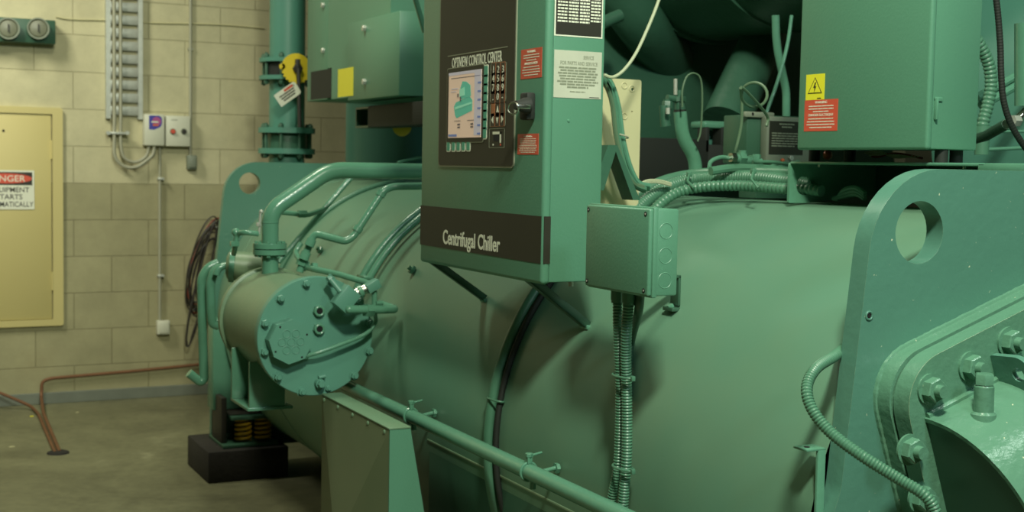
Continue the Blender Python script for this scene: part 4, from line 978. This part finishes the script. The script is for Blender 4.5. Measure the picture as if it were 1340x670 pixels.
tag(MB().m('wirew').tube(spline([P(x, y, Y=2.6) for x, y in ((868, -20), (860, 6), (848, 36), (832, 70), (816, 92), (802, 101), (790, 98))], 6), .004, 8).build('white_cable', None), 'single pale cable swooping down to the back of the control panel', 'cable')

# ================================================================== channel rail and power cabinet
XR = 1.89; rf = 2.36; rn = 1.81; zt_, zb_ = 1.362, 1.268
t = thing('mounting_rail', (XR, 2.1, zb_), 'green open channel rail under the power cabinet, resting on the vessel', 'rail')
MB().m('pipe').box((XR, rn-.02, zt_-.006), (XR+.26, rf, zt_), .002).build('top_flange', None, t)
fhole = P(1052, 243, Y=rf)
m = MB().m('pipe').prism(roundpoly([(XR, zb_), (XR, zt_-.002), (XR+.26, zt_-.002), (XR+.26, zb_+.02), (XR+.05, zb_)], [.002, .008, .008, .004, .004], 4), (0, rf, 0), VX, VZ, VY, .007, [circ(fhole.x, fhole.z, .0215, 28)]); m.build('end_plate', None, t)
MB().m('comp').box((XR+.254, rn, zb_+.012), (XR+.26, rf, zt_-.004)).build('back_web', None, t)
MB().m('pipe').box((XR, 1.675, 1.346), (XR+.02, rn-.003, zt_), .003).build('rail_lip', None, t)
for px in (1072, 1262):
    q = P(px, 214, X=XR+.012); MB().m('chrome').cyl((XR+.012, q.y, zt_-.006), (XR+.012, q.y, zt_-.012), .0028, seg=10).build('screw', None, t)
XPC = 1.86; b0 = P(1042, 195, X=XPC); b1 = P(1212, 197, X=XPC); zc0 = 1.388
xq = P(1280, 196, Y=b1.y).x
t = PC = thing('power_cabinet', (XPC, (b0.y+b1.y)/2, zc0), 'large plain green power cabinet with yellow and red warning labels', 'cabinet')
MB().m('box').box((XPC+.014, b1.y+.004, zc0), (xq, b0.y-.004, 2.15), .004).build('enclosure', None, t)
MB().m('box').box((XPC, b1.y, zc0-.001), (XPC+.016, b0.y, 2.15), .006, seg=3).build('door', None, t)
q = P(1225, 142, Y=b1.y+.004); MB().m('box').box((q.x-.006, b1.y-.004, q.z-.022), (q.x-.001, b1.y+.006, q.z+.02), .001).box((q.x-.006, b1.y+.001, q.z+.014), (q.x+.014, b1.y+.005, q.z+.022), .001).build('hinge', None, t)
f = FX(XPC)
a0, b1_ = pa(1055.5, 98, XPC); a1, b0_ = pa(1078.5, 130, XPC); cx = (a0+a1)/2; cz = (b0_+b1_)/2; w = a1-a0; h = b1_-b0_
m = MB().m('vyel').rect(f, a0, b0_, a1, b1_, .0006).m('black')
def tri(k, off, mt): m.m(mt).prism([(cx+w*.42*k*math.cos(PI/2+j*2*PI/3)*1.05, cz-h*.04+h*.42*k*math.sin(PI/2+j*2*PI/3)) for j in range(3)], f[0]-VX*off, f[1], f[2], f[3], .0004)
tri(1, .0007, 'black'); tri(.84, .0012, 'vyel')
m.m('black').prism([(cx+w*.02, cz+h*.18), (cx+w*.08, cz+h*.18), (cx+w*.02, cz+h*.02), (cx+w*.09, cz+h*.02), (cx-w*.03, cz-h*.2), (cx, cz-h*.03), (cx-w*.07, cz-h*.03)], f[0]-VX*.0017, f[1], f[2], f[3], .0004)
m.lines(f, a0+w*.55, a1-w*.08, b0_+h*.08, b0_+h*.03, 1, .002); m.build('hazard_label', None, t, 'yellow electric shock hazard label', smooth=0)
a0, b1_ = pa(1053.5, 131.5, XPC); a1, b0_ = pa(1095.5, 171, XPC); redlabel(f, a0, b0_, a1, b1_, 'warning_label', t, [('WARNING', .88, .36), ('DANGER ELECTRIQUE', .48, .74)])
for px in (1066, 1112, 1210, 1255):
    x = XPC+.06; y = P(px, 203, X=x).y if px < 1200 else 1.93
    if px == 1255: x = XPC+.12; y = 1.95
    MB().m('rubber').cyl((x, y, zt_), (x, y, zc0+.001), .013, seg=16).build('rubber_foot', None, t)
for k in range(4):
    pl = [(1132+k*3, 200+k*1.6), (1150, 198+k*2.4), (1172, 206-k*1.8), (1195+k*4, 204+k)]
    tag(MB().m('wirew' if k < 3 else 'wirer').tube(spline([P(x, y, X=XPC+.09) for x, y in pl], 5), .0025, 6).build('loose_wire', None), 'red loose wire under the power cabinet' if k == 3 else 'white loose wire tucked in the gap under the power cabinet', 'wire', 'white wires under the power cabinet' if k < 3 else None)
q = P(1083, 203, X=XPC+.08); tag(MB().m('orange').ball(q, .011).build('orange_cap', None), 'small orange cap under the power cabinet near its far corner', 'cap')
# coiled hose lying inside the rail opening
for k in range(3):
    pl = [(1095-k*2, 262-k), (1105, 249+k*4), (1120, 246+k*4), (1132, 254+k*3)]
    tag(MB().m('hose').tube(spline([P(x, y, X=XR+.08) for x, y in pl], 5), .006, 8).build('curled_hose', None), 'short curled hose seen through the rail opening', 'hose', 'curled hoses inside the rail')

# right background: teal tank, hoses, black cable, canister
tag(MB().m('teal').cyl((3.62, 1.45, 1.5), (3.62, 2.9, 1.5), .78, seg=96).box((3.4, 1.7, 0), (3.8, 1.8, .8)).box((3.4, 2.6, 0), (3.8, 2.7, .8)).build('teal_tank', None), 'large teal tank behind the power cabinet at the right edge', 'tank')
YR = 2.35
pts = [P(1270, 40, Y=YR), P(1284, 62, Y=YR), P(1294, 85, Y=YR), P(1297, 110, Y=YR), P(1293, 135, Y=YR), P(1287, 158, Y=YR), P(1285, 172, Y=YR)]
tag(MB().m('hose').hose(spline(pts, 8), .0155, .011, .0025, 16).build('ribbed_hose', None), 'ribbed green hose curving down behind the power cabinet', 'hose')
q = P(1286, 165, Y=YR); tag(MB().m('hose').cyl(q, q-VZ*.03, .021, seg=20).cyl(q-VZ*.03, q-VZ*.07, .017, seg=20).build('hose_gland', None), 'green gland at the lower end of the ribbed hose', 'gland')
pts = [P(x, y, Y=1.95) for x, y in ((1302, -15), (1306, 20), (1309, 60), (1310, 95), (1313, 130), (1322, 160), (1338, 188), (1360, 215))]
tag(MB().m('rubber').hose(spline(pts, 8), .0068, .006, .0006, 12).build('black_cable', None), 'black cable hanging at the upper right beside the ribbed hose', 'cable')
a = P(1347, 30, Y=2.0); b = P(1347, 138, Y=2.0)
tag(MB().m('pipe').cyl(a, b, .030, seg=32).build('canister', None), 'green vertical canister at the right edge of the picture', 'canister')
t = thing('brass_valve', tuple(P(1335, 160, Y=2.0)), 'bright metal valve below the green canister at the right edge', 'valve')
MB().m('chrome').tube(bends([P(1350, 140, Y=2.0), P(1343, 146, Y=2.0), P(1330, 158, Y=2.0), P(1316, 163, Y=2.0)], .03), .010, 12).build('valve_body', None, t)
MB().m('galv').hexn(P(1324, 158, Y=1.99), VX, .013, .02).build('nut', None, t)
MB().m('comp').tube([P(1318, 162, Y=2.05), P(1290, 178, Y=2.2), P(1272, 183, Y=2.3)], .012, 12).build('hose_tail', None, t)
for p0_, p1_, r, lab in (((1278, 128), (1350, 88), .011, 'upper pale line slanting across the teal tank'), ((1284, 138), (1350, 100), .012, 'lower pale line slanting across the teal tank'), ((1300, 172), (1350, 172), .004, 'thin level line crossing the teal tank low down'), ((1285, 196), (1350, 193), .005, 'thin line just above the rail at the right edge')):
    tag(MB().m('pipe').tube([P(*p0_, Y=2.45), P(*p1_, Y=2.45)], r, 10).build('slanting_line', None), lab, 'pipe')

# ================================================================== compressor and motor behind
t = thing('compressor', (2.6, 4.0, 1.3), 'large dark green compressor and motor casing above the rear of the vessel', 'compressor')
q = P(930, 54, X=2.9); rm = .46; zm = q.z+rm
MB().m('comp').cyl((2.9, 3.0, zm), (2.9, 4.1, zm), rm, seg=96).build('motor_barrel', None, t)
MB().m('comp').lathe((2.9, 4.1, zm), VY, [(-.02, rm), (-.018, rm+.012), (.02, rm+.012), (.022, rm+.004), (.05, rm+.004), (.2, rm-.05)], 96).build('motor_flange', None, t)
for yy in (3.62,): MB().m('comp').torus((2.9, yy, zm), VY, rm, .008, 96, 6).build('casing_seam', None, t)
m = MB().m('comp').lathe((2.82, 4.25, 1.92), VY, [(0, .3), (.0, .50), (.03, .55), (.12, .57), (.5, .57), (.62, .5)], 96); m.build('volute', None, t)
MB().m('comp').tube(spline([P(775, -60, Y=4.1), P(812, -10, Y=4.1), P(845, 35, Y=4.15), P(885, 90, Y=4.4), P(905, 120, Y=4.6)], 6), .10, 28).build('discharge_neck', None, t)
MB().m('comp').tube([P(788, 30, Y=3.9), P(812, 20, Y=3.9)], .022, 14).build('oil_pipe', None, t)
pp = spline([P(1012, 0, Y=3.95), P(998, 50, Y=3.9), P(974, 104, Y=3.85), P(950, 160, Y=3.8)], 8)
MB().m('comp').tube(pp, .1, 36, radii=[.074+.012*(i/(len(pp)-1)) for i in range(len(pp))]).build('suction_elbow', None, t)
a = P(918, 158, Y=3.62); b = P(1004, 171, Y=3.62)
MB().m('pipe').box((a.x, 3.6, b.z), (b.x, 3.69, a.z), .010).build('elbow_flange', None, t)
# rear vessel and dark frame seen through the gap
tag(MB().m('comp').cyl((3.70, 4.95, 1.18), (3.70, 6.6, 1.18), .94, seg=96).box((3.4, 5.1, 0), (3.9, 5.2, .5)).box((3.4, 6.2, 0), (3.9, 6.3, .5)).build('rear_vessel', None), 'dark green rear vessel glimpsed through the gap behind the hoses', 'vessel')
t = thing('support_frame', tuple(P(945, 215, Y=3.6)), 'dark slotted support frame behind the thick bent pipe', 'frame')
def fb(x0, y0, x1, y1, Y=3.6, th=.05): a = P(x0, y0, Y=Y); b = P(x1, y1, Y=Y); MB().m('gasket').box((a.x, Y, b.z), (b.x, Y+th, a.z), .003).build('frame_bar', None, t)
a = P(922, 170, Y=3.67); b = P(1006, 192, Y=3.67); MB().m('teal').box((a.x, 3.67, b.z), (b.x, 3.70, a.z), .003).build('rear_vessel_strip', None, t, 'teal strip standing in for the rear vessel')  # teal strip stands in for the rear vessel seen between the bars
fb(780, 178, 926, 250); fb(926, 189, 1010, 235); fb(944, 166, 952, 192); fb(976, 160, 1010, 196); fb(924, 166, 928, 200)

# ================================================================== starter enclosure upper left
XS = 1.8
t = thing('starter_enclosure', (XS, 5.0, 1.6), 'green electrical enclosure with a yellow sticker high above the far end', 'enclosure')
def ps(x, y, X): p = P(x, y, X=X); return p.y, p.z
yL = ps(402, 100, XS)[0]; yA = ps(429, 60, XS)[0]; zbot = ps(402, 133, XS)[1]; zc_b = ps(450, 128, XS)[1]
yR = 4.62
MB().m('box').box((XS, yA+.002, zbot), (XS+.4, yL, 2.6), .003).build('narrow_door', None, t)
yN1 = ps(407, 100, XS)[0]; yN2 = ps(434, 100, XS)[0]; zn = ps(420, 91, XS)[1]
f = FX(XS)
poly = [(-yA, zn), (-yN2, zn), (-yN2, zc_b), (-yR, zc_b), (-yR, 2.6), (-yA, 2.6)]
MB().m('box').prism(poly, f[0], f[1], f[2], -f[3], .4).build('cover_panel', None, t, smooth=0)
MB().m('gasket').box((XS-.001, yN2+.003, zbot+.006), (XS+.2, yN1, zn-.003)).build('dark_opening', None, t)
for px, py in ((424, 7), (424, 66)): q = P(px, py, X=XS); MB().m('galv').hexn(q, -VX, .011, .012).build('screw', None, t)
XS2 = 1.74
y0_ = ps(522, 120, XS2)[0]; y1_ = ps(455, 120, XS2)[0]; z0_ = (ps(522, 125, XS2)[1]+ps(460, 131, XS2)[1])/2; z1_ = ps(522, 14, XS2)[1]
xe = P(556, 122, Y=y0_).x
MB().m('box').box((XS2, y0_, z0_), (xe, y1_, z1_), .003).build('front_box', None, t)
for px, py in ((478, 37), (478, 107)): q = P(px, py, X=XS2); MB().m('galv').hexn(q, -VX, .012, .012).build('bolt', None, t)
q0 = P(442.5, 95, X=XS-.001); q1 = P(462, 128, X=XS-.001)
MB().m('vyel').box((XS2-.0012, q1.y*.967, q1.z), (XS2-.0002, q0.y*.967, q0.z)).build('sticker', None, t, 'blank yellow sticker', smooth=0)
a = P(470, 140, X=1.80); b = P(560, 163, X=1.80)
t2 = thing('support_beam', (1.8, 5.0, b.z), 'dark square support beam below the starter enclosure', 'beam')
yb_ = P(481, 150, X=1.79).y; MB().m('rubber').box((1.79, yb_-.6, b.z), (1.90, yb_, a.z), .004).build('beam', None, t2)
a = P(467, 141, X=1.80); MB().m('darkg').prism([(-yb_-.0, b.z), (-yb_, a.z), (-a.y, a.z), (-a.y, b.z)], (1.795, 0, 0), -VY, VZ, VX, .1, [[(-yb_-.008, b.z+.008), (-yb_-.008, a.z-.008), (-a.y+.008, a.z-.008), (-a.y+.008, b.z+.008)]]).build('tube_end', None, t2)
tag(MB().m('wyel').cyl(P(526, 166, Y=5.2), P(526, 166, Y=5.17), .04, seg=28).build('yellow_handwheel', None), 'yellow wheel edge showing beneath the dark support beam', 'handwheel')
tag(MB().m('pipe').tube([P(541, -10, Y=3.8), P(556, 42, Y=3.8)], .0085, 10).build('slim_pipe', None), 'slim pale pipe slanting left of the control panel top', 'pipe')

# ================================================================== vertical pipes by the back wall
YV = 6.3
c = P(375.5, 150, Y=YV); rv = 23*m_per_px(c)
t = thing('riser_pipe', (c.x, YV, 0), 'teal vertical pipe with bolted flanges near the back wall', 'pipe')
MB().m('teal').cyl((c.x, YV, 0), (c.x, YV, 3.6), rv, seg=40).build('pipe_run', None, t)
def flange(py, th, rr, parent):
    z = P(375, py, Y=YV).z; MB().m('teal').cyl((c.x, YV, z-th/2), (c.x, YV, z+th/2), rr, seg=44).build('flange', None, parent); return z
rf_ = 36*m_per_px(c)
z1 = flange(80, .02, rf_, t); z2 = flange(103, .02, rf_, t); z3 = flange(171, .026, rf_*1.02, t); z4 = flange(198, .026, rf_*1.02, t)
MB().m('comp').cyl((c.x, YV, z4+.013), (c.x, YV, z3-.013), rv*1.12, seg=40).build('rubber_joint', None, t)
for za, zb2 in ((z1, z2), (z3, z4)):
    for k in range(8):
        a_ = k*PI/4+.25; q = Vector((c.x+rf_*.86*math.cos(a_), YV+rf_*.86*math.sin(a_), 0))
        MB().m('comp').cyl(q+VZ*(zb2-.035), q+VZ*(za+.035), .008, seg=8).hexn(q+VZ*(za+.012), VZ, .014, .016).hexn(q+VZ*(zb2-.014), -VZ, .014, .016).build('stud_bolt', None, t)
# butterfly valve: yellow notched quadrant and lever
q = P(388, 90, Y=YV-.18); rq = 20*m_per_px(q)
t = thing('butterfly_valve', (q.x, YV-.1, q.z), 'butterfly valve with a yellow notched disc on the teal vertical pipe', 'valve')
MB().m('gasket').cyl((c.x, YV, z2+.012), (c.x, YV, z1-.012), rv*1.25, seg=36).build('valve_wafer', None, t)
pts = []
for k in range(96):
    a_ = 2*PI*k/96; r_ = rq
    if PI*.9 < a_ < PI*1.75 and (k//2) % 2: r_ = rq*.92
    pts.append((r_*math.cos(a_), r_*math.sin(a_)))
m = MB().m('wyel').prism(pts, q, VX, VZ, VY, .006); m.cyl(q+Vector((-rq*.95, 0, rq*.1)), q+Vector((-rq*.95, .006, rq*.1)), rq*.2, seg=16); m.build('notched_disc', None, t, 'yellow notched disc')
MB().m('black').cyl(q+VY*.14, q-VY*.015, .018, seg=16).hexn(q-VY*.012, -VY, .024, .016).build('valve_stem', None, t)
MB().m('black').box(q-Vector((.011, .03, .02)), q+Vector((.011, -.006, .045)), .003).tube([q-VY*.03, q+Vector((.006, -.04, -.28))], .010, 8).build('lever', None, t)
# paper tag hanging off the valve
ctr = P(376.5, 123, Y=YV-.23); k = m_per_px(ctr); an = math.radians(36)
u = Vector((math.cos(an), 0, math.sin(an))); v = Vector((-math.sin(an), 0, math.cos(an)))
m = MB().m('white').prism(roundpoly([(-17*k, -9*k), (17*k, -9*k), (17*k, 9*k), (-17*k, 9*k)], [.003, .012, .012, .003], 4), ctr, u, v, -VY, .0015, [circ(13*k, 5*k, .004, 12)])
ft = (ctr-VY*.0016, u, v, -VY)
m.m('black').lines(ft, -12*k, 12*k, 4*k, -6*k, 3, .007, off=.0002, seed=2); m.m('red').rect(ft, -2*k, 4.5*k, 12*k, 7.5*k, .0003, .0002)
tag(m.build('paper_tag', None, None, smooth=0), 'white paper tag hanging from the yellow valve disc', 'tag')
# wide vertical pipe right of it
a = P(456, 180, Y=6.0); b = P(575, 180, Y=6.0)
t = thing('wide_pipe', ((a.x+b.x)/2, 6.0, 0), 'wide teal vertical pipe below the starter enclosure', 'pipe')
MB().m('teal').cyl(((a.x+b.x)/2, 6.0, 0), ((a.x+b.x)/2, 6.0, 3.6), (b.x-a.x)/2, seg=64).build('pipe_run', None, t)
tag(MB().m('pipe').tube(spline([P(520, 213, Y=4.6), P(535, 209, Y=4.6), P(556, 205, Y=4.6)], 5), .006, 8).build('small_conduit', None), 'thin green conduit arching just above the thick horizontal pipe', 'conduit')

# ================================================================== light
def area(name, loc, sx, sy, power, col, tgt=None, spread=None):
    d = bpy.data.lights.new(name, 'AREA'); d.shape = 'RECTANGLE'; d.size = sx; d.size_y = sy; d.energy = power; d.color = col
    if spread: d.spread = math.radians(spread)
    o = bpy.data.objects.new(name, d); COL.objects.link(o); o.location = loc
    dv = (Vector(tgt)-Vector(loc)) if tgt else Vector((0, 0, -1)); o.rotation_euler = dv.to_track_quat('-Z', 'Y').to_euler(); return o
area('ceiling_lamp', (.5, .2, 3.45), .3, .3, 125, (.96, 1, .80), (1.6, 2.6, .9))
area('ceiling_lamp', (1.3, -1.5, 3.2), .5, .5, 34, (.76, .96, 1), (1.6, 1.6, .9))
area('ceiling_lamp', (1.15, 1.7, 3.45), .3, .4, 16, (1, .99, .78))
area('ceiling_lamp', (-.4, 6.0, 3.3), .5, .8, 34, (1, .98, .80), (.3, 7.4, 1.5), 130)
area('ceiling_lamp', (.9, 4.5, 3.45), .6, .4, 40, (1, .99, .78))
area('ceiling_lamp', (2.55, .7, 3.4), .5, .15, 9, (.85, 1, .9))
w = bpy.data.worlds.new('w'); SC.world = w; w.use_nodes = True
w.node_tree.nodes['Background'].inputs[0].default_value = (.5, .55, .4, 1); w.node_tree.nodes['Background'].inputs[1].default_value = .1

cd = bpy.data.cameras.new('camera'); co = bpy.data.objects.new('camera', cd); COL.objects.link(co)
cd.sensor_width = 36; cd.lens = FPX/1340*36; cd.clip_start = .05; cd.clip_end = 100
co.matrix_world = Matrix(((RR.x, UU.x, -F.x, 0), (RR.y, UU.y, -F.y, 0), (RR.z, UU.z, -F.z, CH), (0, 0, 0, 1)))
SC.camera = co
cd.dof.use_dof = True; cd.dof.focus_distance = 2.3; cd.dof.aperture_fstop = 8
SC.view_settings.view_transform = 'Standard'; SC.view_settings.look = 'None'; SC.view_settings.gamma = 1; SC.view_settings.use_curve_mapping = False
SC.view_settings.exposure = EXPO
